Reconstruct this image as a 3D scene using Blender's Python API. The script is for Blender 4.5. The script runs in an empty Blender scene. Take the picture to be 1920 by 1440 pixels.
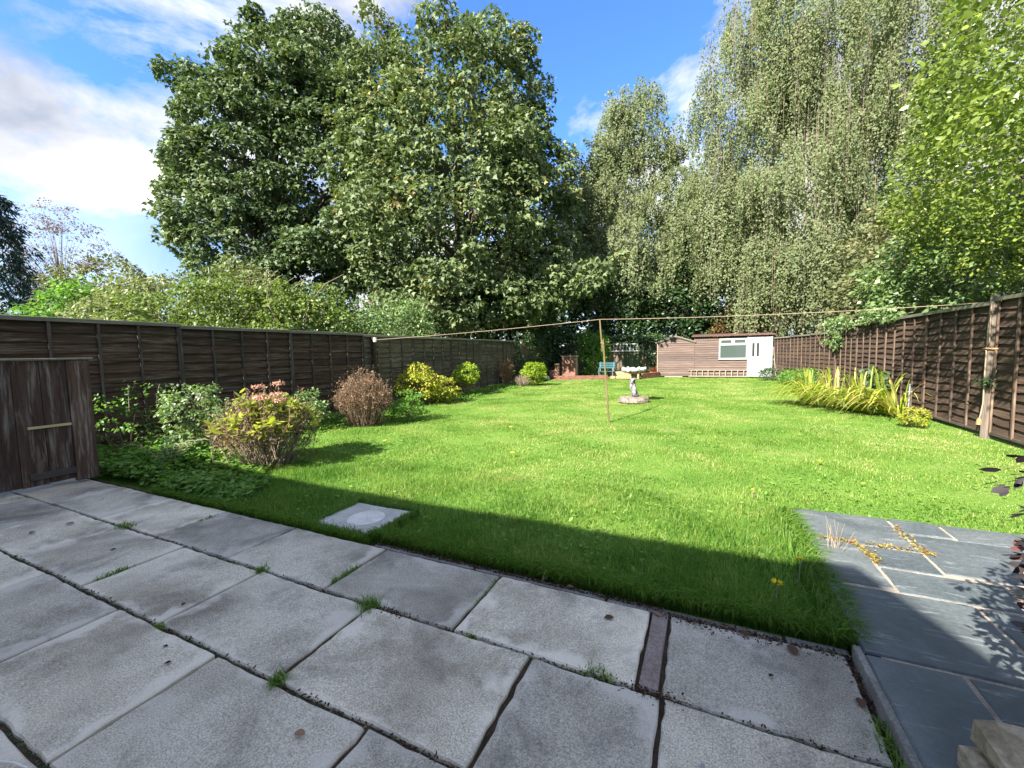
import bpy, math, random
import numpy as np
from mathutils import Vector, Matrix

rng = np.random.default_rng(11)
random.seed(11)
S = bpy.context.scene
COL = S.collection
PI = math.pi

# ------------------------------------------------------------------ camera
CAM_H = 1.5
cam_d = bpy.data.cameras.new("camera")
cam = bpy.data.objects.new("camera", cam_d)
COL.objects.link(cam)
cam_d.sensor_width = 36.0
cam_d.sensor_fit = 'HORIZONTAL'
cam_d.lens = 774.5 / 1920 * 36.0
cam_d.clip_start = 0.05
cam_d.clip_end = 3000
_r = Vector((0.9070087, 0.42073135, -0.01789841))
_u = Vector((-0.01590365, 0.07669541, 0.99692772))
_w = Vector((-0.42081148, 0.90393746, -0.07625457))
cam.matrix_world = Matrix(((_r.x, _u.x, -_w.x, 0), (_r.y, _u.y, -_w.y, 0), (_r.z, _u.z, -_w.z, CAM_H), (0, 0, 0, 1)))
S.camera = cam

# ------------------------------------------------------------------ sun, sky, exposure
SUN_EL = math.radians(37)
SUN_AZ = math.atan2(-0.33, -0.944)          # the sun stands behind the viewpoint, to the left
sun_d = bpy.data.lights.new("sun", 'SUN')
sun_d.energy = 3.4
sun_d.angle = math.radians(0.53)
sun_d.color = (1.0, 0.94, 0.83)
sun = bpy.data.objects.new("sun", sun_d)
COL.objects.link(sun)
LD = Vector((0.33 * math.cos(SUN_EL), 0.944 * math.cos(SUN_EL), -math.sin(SUN_EL))).normalized()
sun.rotation_euler = LD.to_track_quat('-Z', 'Y').to_euler()
sun.location = (-10, -20, 30)

world = bpy.data.worlds.new("World")
S.world = world
world.use_nodes = True
wn, wl_ = world.node_tree.nodes, world.node_tree.links
wn.clear()


def wnode(t, **kw):
    n = wn.new(t)
    for k, v in kw.items():
        setattr(n, k, v)
    return n


w_out = wnode('ShaderNodeOutputWorld')
w_bg = wnode('ShaderNodeBackground')
w_bg.inputs['Strength'].default_value = 0.15
w_sky = wnode('ShaderNodeTexSky', sky_type='NISHITA', sun_disc=False)
w_sky.sun_elevation = SUN_EL
w_sky.sun_rotation = SUN_AZ
w_sky.altitude = 0
w_sky.air_density = 1.0
w_sky.dust_density = 0.25
w_sky.ozone_density = 4.0
w_tc = wnode('ShaderNodeTexCoord')
w_map = wnode('ShaderNodeMapping')
w_map.inputs['Location'].default_value = (17.91, 17.44, 0.37)
w_map.inputs['Scale'].default_value = (1.0, 1.0, 1.7)
w_n1 = wnode('ShaderNodeTexNoise')
w_n1.inputs['Scale'].default_value = 1.9
w_n1.inputs['Detail'].default_value = 9.0
w_n1.inputs['Roughness'].default_value = 0.6
w_n1.inputs['Distortion'].default_value = 0.25
w_r1 = wnode('ShaderNodeValToRGB')
w_r1.color_ramp.elements[0].position = 0.445
w_r1.color_ramp.elements[1].position = 0.545
w_n2 = wnode('ShaderNodeTexNoise')
w_n2.inputs['Scale'].default_value = 2.6
w_n2.inputs['Detail'].default_value = 8.0
w_n2.inputs['Distortion'].default_value = 0.5
w_r2 = wnode('ShaderNodeValToRGB')
w_r2.color_ramp.elements[0].position = 0.38
w_r2.color_ramp.elements[0].color = (0.66, 0.74, 0.92, 1)
w_r2.color_ramp.elements[1].position = 0.62
w_r2.color_ramp.elements[1].color = (1.95, 1.89, 1.80, 1)
w_mix = wnode('ShaderNodeMixRGB')
w_tint = wnode('ShaderNodeMixRGB', blend_type='MULTIPLY')
w_tint.inputs['Fac'].default_value = 1.0
w_tint.inputs['Color2'].default_value = (0.24, 0.35, 0.47, 1)
wl_.new(w_tc.outputs['Generated'], w_map.inputs['Vector'])
wl_.new(w_map.outputs['Vector'], w_n1.inputs['Vector'])
w_map2 = wnode('ShaderNodeMapping')
w_map2.inputs['Location'].default_value = (4.3, 9.1, 2.6)
w_map2.inputs['Scale'].default_value = (1.0, 1.0, 1.6)
wl_.new(w_tc.outputs['Generated'], w_map2.inputs['Vector'])
wl_.new(w_map2.outputs['Vector'], w_n2.inputs['Vector'])
wl_.new(w_n1.outputs['Fac'], w_r1.inputs['Fac'])
wl_.new(w_n2.outputs['Fac'], w_r2.inputs['Fac'])
wl_.new(w_sky.outputs['Color'], w_tint.inputs['Color1'])
wl_.new(w_tint.outputs['Color'], w_mix.inputs['Color1'])
wl_.new(w_r2.outputs['Color'], w_mix.inputs['Color2'])
w_sep = wnode('ShaderNodeSeparateXYZ')
wl_.new(w_tc.outputs['Generated'], w_sep.inputs[0])
w_hz = wnode('ShaderNodeMapRange')          # cloud banks thicken towards the horizon all round
w_hz.inputs['From Min'].default_value = 0.04
w_hz.inputs['From Max'].default_value = 0.42
w_hz.inputs['To Min'].default_value = 0.85
w_hz.inputs['To Max'].default_value = 0.0
wl_.new(w_sep.outputs['Z'], w_hz.inputs['Value'])
w_max = wnode('ShaderNodeMath', operation='MAXIMUM')
wl_.new(w_r1.outputs['Color'], w_max.inputs[0])
wl_.new(w_hz.outputs['Result'], w_max.inputs[1])
wl_.new(w_max.outputs[0], w_mix.inputs['Fac'])
wl_.new(w_mix.outputs['Color'], w_bg.inputs['Color'])
wl_.new(w_bg.outputs['Background'], w_out.inputs['Surface'])

S.view_settings.view_transform = 'Standard'
S.view_settings.look = 'None'
S.view_settings.gamma = 1.0
S.view_settings.exposure = 2.5
S.view_settings.use_curve_mapping = False
S.render.engine = 'CYCLES'
S.cycles.use_denoising = True
S.cycles.max_bounces = 6
S.cycles.diffuse_bounces = 3
S.cycles.glossy_bounces = 2
S.cycles.transmission_bounces = 4
S.cycles.transparent_max_bounces = 4

# ------------------------------------------------------------------ materials
MATS = {}


def new_mat(name):
    m = bpy.data.materials.new(name)
    m.use_nodes = True
    nt = m.node_tree
    nt.nodes.clear()
    out = nt.nodes.new('ShaderNodeOutputMaterial')
    MATS[name] = m
    return m, nt, out


def lk(nt, a, b):
    nt.links.new(a, b)


def ramp(nt, fac, stops, interp='LINEAR'):
    r = nt.nodes.new('ShaderNodeValToRGB')
    r.color_ramp.interpolation = interp
    e = r.color_ramp.elements
    while len(e) < len(stops):
        e.new(0.5)
    for k, (p, c) in enumerate(stops):
        e[k].position = p
        e[k].color = tuple(c) + (1,) if len(c) == 3 else c
    lk(nt, fac, r.inputs['Fac'])
    return r.outputs['Color']


def noise(nt, vec, scale, detail=4, rough=0.55, dist=0.0):
    n = nt.nodes.new('ShaderNodeTexNoise')
    n.inputs['Scale'].default_value = scale
    n.inputs['Detail'].default_value = detail
    n.inputs['Roughness'].default_value = rough
    n.inputs['Distortion'].default_value = dist
    lk(nt, vec, n.inputs['Vector'])
    return n.outputs['Fac']


def coords(nt, scale=(1, 1, 1), per_object=True, world_space=False):
    tc = nt.nodes.new('ShaderNodeTexCoord')
    mp = nt.nodes.new('ShaderNodeMapping')
    mp.inputs['Scale'].default_value = scale
    if world_space:
        geo = nt.nodes.new('ShaderNodeNewGeometry')
        lk(nt, geo.outputs['Position'], mp.inputs['Vector'])
        return mp.outputs['Vector']
    lk(nt, tc.outputs['Object'], mp.inputs['Vector'])
    if not per_object:
        return mp.outputs['Vector']
    oi = nt.nodes.new('ShaderNodeObjectInfo')
    ml = nt.nodes.new('ShaderNodeMath')
    ml.operation = 'MULTIPLY'
    ml.inputs[1].default_value = 37.0
    lk(nt, oi.outputs['Random'], ml.inputs[0])
    ad = nt.nodes.new('ShaderNodeVectorMath')
    ad.operation = 'ADD'
    lk(nt, mp.outputs['Vector'], ad.inputs[0])
    lk(nt, ml.outputs[0], ad.inputs[1])
    return ad.outputs[0]


def mixc(nt, fac, a, b, mode='MIX'):
    m = nt.nodes.new('ShaderNodeMixRGB')
    m.blend_type = mode
    if isinstance(fac, (int, float)):
        m.inputs['Fac'].default_value = fac
    else:
        lk(nt, fac, m.inputs['Fac'])
    for sock, v in ((m.inputs['Color1'], a), (m.inputs['Color2'], b)):
        if isinstance(v, tuple):
            sock.default_value = v if len(v) == 4 else v + (1,)
        else:
            lk(nt, v, sock)
    return m.outputs['Color']


def bump(nt, h, strength=0.3, dist=0.01):
    b = nt.nodes.new('ShaderNodeBump')
    b.inputs['Strength'].default_value = strength
    b.inputs['Distance'].default_value = dist
    lk(nt, h, b.inputs['Height'])
    return b.outputs['Normal']


def principled(nt, out, color, rough=0.7, normal=None, spec=0.3, metal=0.0):
    p = nt.nodes.new('ShaderNodeBsdfPrincipled')
    if isinstance(color, tuple):
        p.inputs['Base Color'].default_value = color + (1,)
    else:
        lk(nt, color, p.inputs['Base Color'])
    if isinstance(rough, (int, float)):
        p.inputs['Roughness'].default_value = rough
    else:
        lk(nt, rough, p.inputs['Roughness'])
    p.inputs['Specular IOR Level'].default_value = spec
    p.inputs['Metallic'].default_value = metal
    if normal is not None:
        lk(nt, normal, p.inputs['Normal'])
    if out is not None:
        lk(nt, p.outputs[0], out.inputs['Surface'])
    return p


def m_speckle(name, c1, c2, scale=6, rough=0.8, bstr=0.2, spec=0.3, fine=60, metal=0.0, per_object=True):
    m, nt, out = new_mat(name)
    v = coords(nt, per_object=per_object)
    a = noise(nt, v, scale, 5)
    f = noise(nt, v, fine, 3)
    c = ramp(nt, a, [(0.3, c1), (0.7, c2)])
    c = mixc(nt, 0.35, c, ramp(nt, f, [(0.35, (0.25, 0.25, 0.25)), (0.65, (0.9, 0.9, 0.9))]), 'OVERLAY')
    principled(nt, out, c, rough, bump(nt, f, bstr), spec, metal)
    return m


def m_wood(name, dark, light, weather, w_amt=0.5, axis='X', rough=0.85, scale=1.0):
    m, nt, out = new_mat(name)
    st = {'X': (1.2, 22, 22), 'Y': (22, 1.2, 22), 'Z': (22, 22, 1.2)}[axis]
    v = coords(nt, tuple(s * scale for s in st))
    v2 = coords(nt, {'X': (.7, 5, 9), 'Y': (5, .7, 9), 'Z': (6, 6, .8)}[axis])
    g = noise(nt, v, 1.6, 6, 0.62)
    c = ramp(nt, g, [(0.28, dark), (0.72, light)])
    b = noise(nt, v2, 2.2, 5, 0.65, 0.4)
    g2 = noise(nt, v, 4.0, 3)
    mm = nt.nodes.new('ShaderNodeMath')
    mm.operation = 'MULTIPLY'
    lk(nt, ramp(nt, b, [(0.48, (0, 0, 0)), (0.72, (1, 1, 1))]), mm.inputs[0])
    lk(nt, ramp(nt, g2, [(0.38, (0, 0, 0)), (0.62, (w_amt, w_amt, w_amt))]), mm.inputs[1])
    c = mixc(nt, mm.outputs[0], c, weather)
    oi = nt.nodes.new('ShaderNodeObjectInfo')
    c = mixc(nt, 1.0, c, ramp(nt, oi.outputs['Random'], [(0, (0.72, 0.72, 0.74)), (1, (1.18, 1.12, 1.06))]), 'MULTIPLY')
    principled(nt, out, c, rough, bump(nt, g, 0.35, 0.006), 0.2)
    return m


def m_leaf(name, stops, trans=0.38, rough=0.42, spec=0.45, tcol=(1.25, 1.35, 0.6)):
    m, nt, out = new_mat(name)
    at = nt.nodes.new('ShaderNodeAttribute')
    at.attribute_name = 'tint'
    n = len(stops)
    c = ramp(nt, at.outputs['Fac'], stops if isinstance(stops[0][0], (int, float)) else [(k / (n - 1), s) for k, s in enumerate(stops)])
    p = principled(nt, None, c, rough, None, spec)
    t = nt.nodes.new('ShaderNodeBsdfTranslucent')
    lk(nt, mixc(nt, 1.0, c, tcol, 'MULTIPLY'), t.inputs['Color'])
    ms = nt.nodes.new('ShaderNodeMixShader')
    ms.inputs['Fac'].default_value = trans
    lk(nt, p.outputs[0], ms.inputs[1])
    lk(nt, t.outputs[0], ms.inputs[2])
    lk(nt, ms.outputs[0], out.inputs['Surface'])
    return m


def m_bark(name, c1, c2):
    m, nt, out = new_mat(name)
    v = coords(nt, (6, 6, 1.2))
    a = noise(nt, v, 2.5, 6, 0.65)
    principled(nt, out, ramp(nt, a, [(0.3, c1), (0.7, c2)]), 0.9, bump(nt, a, 0.6, 0.03), 0.2)
    return m


def m_slab():
    m, nt, out = new_mat('paving_concrete')
    v = coords(nt)
    vw = coords(nt, world_space=True)
    big = noise(nt, vw, 0.9, 8, 0.66, 0.4)
    mid = noise(nt, v, 4.5, 6, 0.62)
    fine = noise(nt, vw, 140, 4, 0.7)
    vor = nt.nodes.new('ShaderNodeTexVoronoi')
    vor.inputs['Scale'].default_value = 130
    lk(nt, vw, vor.inputs['Vector'])
    base = ramp(nt, big, [(0.36, (0.245, 0.216, 0.170)), (0.48, (0.42, 0.375, 0.30)), (0.60, (0.58, 0.52, 0.42))])
    base = mixc(nt, ramp(nt, mid, [(0.5, (0, 0, 0)), (0.78, (0.65, 0.65, 0.65))]), base, (0.64, 0.585, 0.50))
    base = mixc(nt, 0.7, base, ramp(nt, fine, [(0.34, (0.16, 0.16, 0.16)), (0.66, (0.86, 0.86, 0.86))]), 'OVERLAY')
    base = mixc(nt, ramp(nt, vor.outputs['Distance'], [(0.12, (0.55, 0.55, 0.55)), (0.3, (0, 0, 0))]), base, (0.09, 0.09, 0.095))
    # lichen-pale rims: the slab's own edges have worn paler, with an uneven outline
    tc = nt.nodes.new('ShaderNodeTexCoord')
    sep = nt.nodes.new('ShaderNodeSeparateXYZ')
    lk(nt, tc.outputs['Generated'], sep.inputs[0])

    def edge(s):
        a = nt.nodes.new('ShaderNodeMath'); a.operation = 'SUBTRACT'; a.inputs[1].default_value = 0.5
        lk(nt, s, a.inputs[0])
        b = nt.nodes.new('ShaderNodeMath'); b.operation = 'ABSOLUTE'
        lk(nt, a.outputs[0], b.inputs[0])
        return b.outputs[0]
    mx = nt.nodes.new('ShaderNodeMath'); mx.operation = 'MAXIMUM'
    lk(nt, edge(sep.outputs[0]), mx.inputs[0]); lk(nt, edge(sep.outputs[1]), mx.inputs[1])
    ad = nt.nodes.new('ShaderNodeMath'); ad.operation = 'MULTIPLY_ADD'; ad.inputs[1].default_value = 0.75
    lk(nt, noise(nt, v, 3.2, 5, 0.6), ad.inputs[0]); lk(nt, mx.outputs[0], ad.inputs[2])
    base = mixc(nt, ramp(nt, ad.outputs[0], [(0.80, (0, 0, 0)), (0.88, (0.7, 0.7, 0.7))]), base, (0.68, 0.62, 0.53))
    # dark algae patches
    al = noise(nt, vw, 2.6, 5, 0.7, 0.5)
    base = mixc(nt, ramp(nt, al, [(0.53, (0, 0, 0)), (0.70, (0.6, 0.6, 0.6))]), base, (0.15, 0.142, 0.13))
    # pale scrape marks
    vs = coords(nt, (1.1, 26, 1))
    mp = vs.node if hasattr(vs, 'node') else None
    sc = noise(nt, vs, 1.6, 2, 0.5, 0.6)
    base = mixc(nt, ramp(nt, sc, [(0.73, (0, 0, 0)), (0.76, (0.5, 0.5, 0.5))]), base, (0.5, 0.5, 0.49))
    oi = nt.nodes.new('ShaderNodeObjectInfo')
    base = mixc(nt, 1.0, base, ramp(nt, oi.outputs['Random'], [(0, (0.74, 0.75, 0.77)), (1, (1.15, 1.14, 1.10))]), 'MULTIPLY')
    principled(nt, out, base, 0.85, bump(nt, fine, 0.35, 0.004), 0.25)
    return m


def m_slate():
    m, nt, out = new_mat('slate_stone')
    v = coords(nt)
    a = noise(nt, v, 2.0, 7, 0.6, 1.2)
    s = noise(nt, coords(nt, (1, 7, 1)), 2.2, 6, 0.6, 1.5)
    f = noise(nt, v, 45, 4, 0.7)
    c = ramp(nt, a, [(0.3, (0.055, 0.068, 0.074)), (0.7, (0.11, 0.126, 0.132))])
    c = mixc(nt, ramp(nt, s, [(0.60, (0, 0, 0)), (0.66, (0.45, 0.45, 0.45)), (0.70, (0, 0, 0))]), c, (0.26, 0.28, 0.28))
    c = mixc(nt, 0.35, c, ramp(nt, f, [(0.35, (0.3, 0.3, 0.3)), (0.65, (0.75, 0.75, 0.75))]), 'OVERLAY')
    oi = nt.nodes.new('ShaderNodeObjectInfo')
    c = mixc(nt, 1.0, c, ramp(nt, oi.outputs['Random'], [(0, (0.85, 0.88, 0.92)), (1, (1.15, 1.12, 1.1))]), 'MULTIPLY')
    principled(nt, out, c, ramp(nt, f, [(0.3, (0.45, 0.45, 0.45)), (0.7, (0.65, 0.65, 0.65))]), bump(nt, s, 0.35, 0.006), 0.45)
    return m


def m_lawn():
    m, nt, out = new_mat('lawn_soil')
    v = coords(nt, per_object=False)
    a = noise(nt, v, 0.8, 6, 0.6)
    f = noise(nt, v, 38, 5, 0.7)
    c = ramp(nt, a, [(0.35, (0.08, 0.165, 0.024)), (0.55, (0.12, 0.21, 0.036)), (0.7, (0.19, 0.23, 0.075))])
    c = mixc(nt, 0.6, c, ramp(nt, f, [(0.3, (0.2, 0.2, 0.2)), (0.7, (0.85, 0.85, 0.8))]), 'OVERLAY')
    principled(nt, out, c, 0.9, bump(nt, f, 0.7, 0.03), 0.1)
    return m


def m_plain(name, c, rough=0.5, spec=0.4, metal=0.0):
    m, nt, out = new_mat(name)
    v = coords(nt)
    a = noise(nt, v, 9, 4)
    c2 = tuple(x * 0.78 for x in c)
    principled(nt, out, ramp(nt, a, [(0.3, c2), (0.7, c)]), rough, bump(nt, a, 0.06), spec, metal)
    return m


m_slab(); m_slate(); m_lawn()
m_speckle('soil', (0.035, 0.026, 0.018), (0.075, 0.055, 0.038), 9, 0.95, 0.8, 0.1, 70)
m_speckle('far_ground', (0.05, 0.08, 0.02), (0.09, 0.11, 0.04), 0.6, 0.95, 0.5, 0.1, 12)
m_speckle('kerb_concrete', (0.15, 0.14, 0.125), (0.27, 0.26, 0.235), 5, 0.9, 0.5, 0.2, 80)
m_speckle('cover_concrete', (0.33, 0.325, 0.30), (0.47, 0.46, 0.42), 5, 0.85, 0.3, 0.2, 110)
m_speckle('cover_inset', (0.50, 0.49, 0.46), (0.66, 0.645, 0.60), 7, 0.85, 0.3, 0.2, 110)
m_speckle('pink_stone', (0.16, 0.125, 0.11), (0.27, 0.22, 0.20), 8, 0.9, 0.4, 0.2, 90)
m_speckle('mortar', (0.22, 0.18, 0.14), (0.36, 0.31, 0.25), 12, 0.95, 0.4, 0.1, 90)
m_speckle('buff_stone', (0.20, 0.16, 0.10), (0.42, 0.35, 0.25), 7, 0.9, 0.7, 0.2, 40)
m_speckle('red_brick', (0.12, 0.055, 0.042), (0.24, 0.115, 0.085), 5, 0.9, 0.4, 0.2, 60)
m_speckle('tan_brick', (0.26, 0.165, 0.085), (0.36, 0.245, 0.14), 5, 0.9, 0.4, 0.2, 60)
m_speckle('grey_stone', (0.16, 0.155, 0.15), (0.36, 0.35, 0.33), 6, 0.9, 0.6, 0.2, 50)
m_speckle('terracotta', (0.30, 0.10, 0.055), (0.42, 0.17, 0.10), 5, 0.85, 0.2, 0.2, 60)
m_speckle('bath_stone', (0.03, 0.03, 0.036), (0.30, 0.295, 0.31), 13, 0.85, 0.6, 0.3, 70)
m_speckle('bath_rim', (0.10, 0.10, 0.105), (0.40, 0.395, 0.40), 12, 0.8, 0.4, 0.3, 70)
m_speckle('plinth_mix', (0.08, 0.062, 0.048), (0.27, 0.225, 0.185), 14, 0.95, 0.8, 0.2, 55)
m_speckle('render_wall', (0.55, 0.53, 0.49), (0.66, 0.64, 0.60), 3, 0.9, 0.2, 0.2, 60)
m_speckle('roof_tile', (0.18, 0.09, 0.06), (0.28, 0.14, 0.10), 5, 0.9, 0.3, 0.2, 40)
m_speckle('shed_felt', (0.065, 0.04, 0.036), (0.15, 0.088, 0.078), 9, 0.9, 0.4, 0.2, 60)
m_wood('fence_dark', (0.026, 0.016, 0.011), (0.088, 0.057, 0.038), (0.25, 0.225, 0.185), 0.75, 'X')
m_wood('fence_weathered_lit', (0.042, 0.036, 0.024), (0.12, 0.105, 0.072), (0.27, 0.26, 0.20), 0.9, 'X')  # algae-weathered green-brown, with the far panels' brighter light put into the colour
m_wood('fence_dark_batten', (0.035, 0.030, 0.026), (0.10, 0.085, 0.07), (0.19, 0.18, 0.16), 0.8, 'Z')
m_wood('fence_cap', (0.12, 0.11, 0.09), (0.26, 0.245, 0.20), (0.33, 0.325, 0.27), 0.7, 'X')
m_wood('fence_brown', (0.042, 0.028, 0.021), (0.098, 0.066, 0.05), (0.22, 0.175, 0.145), 0.6, 'X')
m_wood('fence_brown_batten', (0.055, 0.038, 0.03), (0.14, 0.10, 0.08), (0.30, 0.24, 0.19), 0.7, 'Z')
m_wood('post_wood', (0.10, 0.075, 0.055), (0.25, 0.205, 0.165), (0.36, 0.33, 0.28), 0.7, 'Z')
m_wood('dark_post', (0.018, 0.013, 0.012), (0.04, 0.03, 0.026), (0.08, 0.075, 0.07), 0.4, 'Z')
m_wood('gate_board', (0.040, 0.024, 0.018), (0.105, 0.068, 0.052), (0.30, 0.27, 0.235), 1.0, 'Z', scale=.7)
m_wood('rail_wood', (0.05, 0.038, 0.03), (0.13, 0.10, 0.08), (0.25, 0.23, 0.2), 0.6, 'X')
m_wood('close_board', (0.07, 0.055, 0.04), (0.17, 0.135, 0.10), (0.25, 0.23, 0.19), 0.6, 'Z')
m_wood('green_board', (0.04, 0.055, 0.03), (0.09, 0.11, 0.06), (0.14, 0.16, 0.10), 0.5, 'Z')
m_wood('shed_board', (0.085, 0.062, 0.055), (0.16, 0.12, 0.107), (0.22, 0.185, 0.17), 0.6, 'X')
m_wood('pale_wood', (0.24, 0.19, 0.15), (0.38, 0.32, 0.26), (0.42, 0.39, 0.34), 0.5, 'X')
m_wood('prop_wood', (0.07, 0.055, 0.025), (0.15, 0.12, 0.06), (0.3, 0.26, 0.17), 0.4, 'Z')
m_plain('white_upvc', (0.42, 0.425, 0.43), 0.35, 0.5)
m_plain('pale_panel', (0.30, 0.335, 0.35), 0.5, 0.4)
m_plain('aluminium', (0.55, 0.55, 0.54), 0.45, 0.5, 0.3)
m_plain('bench_teal', (0.02, 0.095, 0.12), 0.55, 0.4)
m_plain('bench_iron', (0.20, 0.24, 0.25), 0.5, 0.4)
m_plain('rope', (0.34, 0.26, 0.19), 0.8, 0.2)
m_plain('orange_rope', (0.55, 0.27, 0.12), 0.8, 0.2)
m_plain('white_plastic', (0.80, 0.76, 0.72), 0.4, 0.5)
m_plain('rust_iron', (0.06, 0.045, 0.04), 0.7, 0.4)
m_plain('brass_latch', (0.50, 0.42, 0.22), 0.5, 0.5)
m_plain('steel_stake', (0.35, 0.36, 0.37), 0.45, 0.5, 0.5)
m_plain('dandelion', (0.85, 0.62, 0.02), 0.6, 0.2)
m_plain('dark_edge', (0.03, 0.028, 0.027), 0.8, 0.2)
m_plain('pink_petal', (0.75, 0.45, 0.42), 0.6, 0.2)
_m, _nt, _o = new_mat('shed_glass')
principled(_nt, _o, (0.055, 0.075, 0.07), 0.06, None, 0.6)
_m, _nt, _o = new_mat('door_glass')
principled(_nt, _o, (0.03, 0.035, 0.035), 0.12, None, 0.5)

m_bark('bark_grey', (0.05, 0.043, 0.035), (0.13, 0.11, 0.09))
m_bark('bark_birch', (0.09, 0.08, 0.065), (0.30, 0.28, 0.25))
m_bark('twig_brown', (0.10, 0.066, 0.045), (0.24, 0.17, 0.12))
m_bark('twig_pale', (0.18, 0.14, 0.10), (0.36, 0.29, 0.22))

m_leaf('leaf_sycamore', [(0, (0.040, 0.070, 0.028)), (0.55, (0.092, 0.138, 0.055)), (0.9, (0.15, 0.195, 0.080)), (0.95, (0.20, 0.14, 0.07)), (1.0, (0.26, 0.13, 0.07))], 0.22, 0.58, 0.4)
m_leaf('leaf_sycamore_warm', [(0, (0.050, 0.078, 0.030)), (0.5, (0.112, 0.155, 0.060)), (0.80, (0.18, 0.22, 0.088)), (0.90, (0.26, 0.20, 0.085)), (1.0, (0.36, 0.20, 0.10))], 0.22, 0.58, 0.4)
m_leaf('leaf_birch', [(0, (0.13, 0.16, 0.08)), (0.6, (0.185, 0.22, 0.11)), (0.9, (0.225, 0.26, 0.135)), (1.0, (0.27, 0.25, 0.13))], 0.4, 0.6, 0.25)
m_leaf('leaf_cherry', [(0, (0.07, 0.12, 0.022)), (0.5, (0.15, 0.21, 0.036)), (0.85, (0.25, 0.30, 0.06)), (1.0, (0.36, 0.35, 0.10))], 0.34, 0.35, 0.5)
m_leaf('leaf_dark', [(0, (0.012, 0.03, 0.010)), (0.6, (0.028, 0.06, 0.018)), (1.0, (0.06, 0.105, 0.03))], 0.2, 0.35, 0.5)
m_leaf('leaf_hedge', [(0, (0.06, 0.10, 0.022)), (0.5, (0.12, 0.175, 0.035)), (0.9, (0.20, 0.25, 0.06)), (1.0, (0.30, 0.24, 0.10))], 0.35, 0.45, 0.4)
m_leaf('leaf_pale', [(0, (0.09, 0.12, 0.04)), (0.5, (0.18, 0.21, 0.085)), (0.9, (0.27, 0.29, 0.14)), (1.0, (0.32, 0.23, 0.14))], 0.3, 0.5, 0.35)
m_leaf('leaf_olive', [(0, (0.07, 0.085, 0.035)), (0.6, (0.13, 0.145, 0.06)), (0.85, (0.19, 0.18, 0.09)), (1.0, (0.27, 0.18, 0.12))], 0.3, 0.5, 0.35)
m_leaf('leaf_conifer', [(0, (0.012, 0.030, 0.022)), (0.6, (0.025, 0.055, 0.04)), (1.0, (0.05, 0.085, 0.06))], 0.15, 0.5, 0.3)
m_leaf('leaf_redtwig', [(0, (0.15, 0.11, 0.10)), (1.0, (0.28, 0.21, 0.19))], 0.2, 0.6, 0.2)
m_leaf('leaf_brown', [(0, (0.11, 0.068, 0.040)), (0.6, (0.22, 0.145, 0.088)), (1.0, (0.36, 0.25, 0.16))], 0.25, 0.7, 0.15, (1.2, 1.0, 0.7))
m_leaf('leaf_rust', [(0, (0.16, 0.085, 0.03)), (1.0, (0.33, 0.19, 0.07))], 0.25, 0.7, 0.15, (1.2, 1.0, 0.7))
m_leaf('leaf_lime', [(0, (0.12, 0.20, 0.015)), (0.6, (0.24, 0.34, 0.025)), (1.0, (0.42, 0.46, 0.06))], 0.4, 0.42, 0.4)
m_leaf('leaf_yellowgreen', [(0, (0.16, 0.19, 0.02)), (0.6, (0.34, 0.36, 0.04)), (0.85, (0.48, 0.42, 0.06)), (1.0, (0.34, 0.13, 0.08))], 0.38, 0.45, 0.35)
m_leaf('leaf_limegold', [(0, (0.12, 0.15, 0.03)), (0.5, (0.26, 0.31, 0.045)), (0.8, (0.40, 0.42, 0.07)), (0.93, (0.46, 0.40, 0.10)), (1.0, (0.30, 0.17, 0.08))], 0.38, 0.45, 0.35)
m_leaf('leaf_rose', [(0, (0.075, 0.13, 0.045)), (0.6, (0.16, 0.24, 0.09)), (1.0, (0.28, 0.36, 0.16))], 0.35, 0.42, 0.4)
m_leaf('leaf_weed', [(0, (0.07, 0.16, 0.028)), (0.6, (0.135, 0.265, 0.045)), (1.0, (0.21, 0.34, 0.07))], 0.42, 0.5, 0.3)
m_leaf('leaf_fern', [(0, (0.035, 0.075, 0.03)), (1.0, (0.09, 0.15, 0.065))], 0.35, 0.5, 0.3)
m_leaf('leaf_strap', [(0, (0.14, 0.24, 0.02)), (0.5, (0.28, 0.36, 0.04)), (0.8, (0.46, 0.42, 0.10)), (1.0, (0.42, 0.30, 0.14))], 0.38, 0.45, 0.35)
m_leaf('leaf_purple', [(0, (0.018, 0.016, 0.018)), (0.7, (0.045, 0.035, 0.035)), (0.85, (0.14, 0.05, 0.045)), (1.0, (0.28, 0.09, 0.06))], 0.2, 0.4, 0.45, (1.4, 0.8, 0.7))
m_leaf('leaf_sedum', [(0, (0.12, 0.14, 0.025)), (0.45, (0.24, 0.21, 0.04)), (0.75, (0.26, 0.13, 0.05)), (1.0, (0.16, 0.04, 0.035))], 0.25, 0.5, 0.3)
m_leaf('flower_head', [(0, (0.28, 0.16, 0.11)), (0.6, (0.50, 0.27, 0.20)), (1.0, (0.62, 0.40, 0.30))], 0.25, 0.8, 0.1, (1.1, 1.0, 0.8))
m_leaf('petal_white', [(0, (0.55, 0.55, 0.50)), (1.0, (0.78, 0.76, 0.72))], 0.3, 0.7, 0.1, (1, 1, 1))
m_leaf('petal_red', [(0, (0.16, 0.02, 0.015)), (0.5, (0.05, 0.09, 0.02)), (1.0, (0.30, 0.05, 0.04))], 0.3, 0.7, 0.1, (1, 1, 1))
m_leaf('litter', [(0, (0.035, 0.024, 0.016)), (0.6, (0.10, 0.058, 0.035)), (1.0, (0.27, 0.17, 0.11))], 0.1, 0.8, 0.15, (1, 1, 1))
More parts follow.
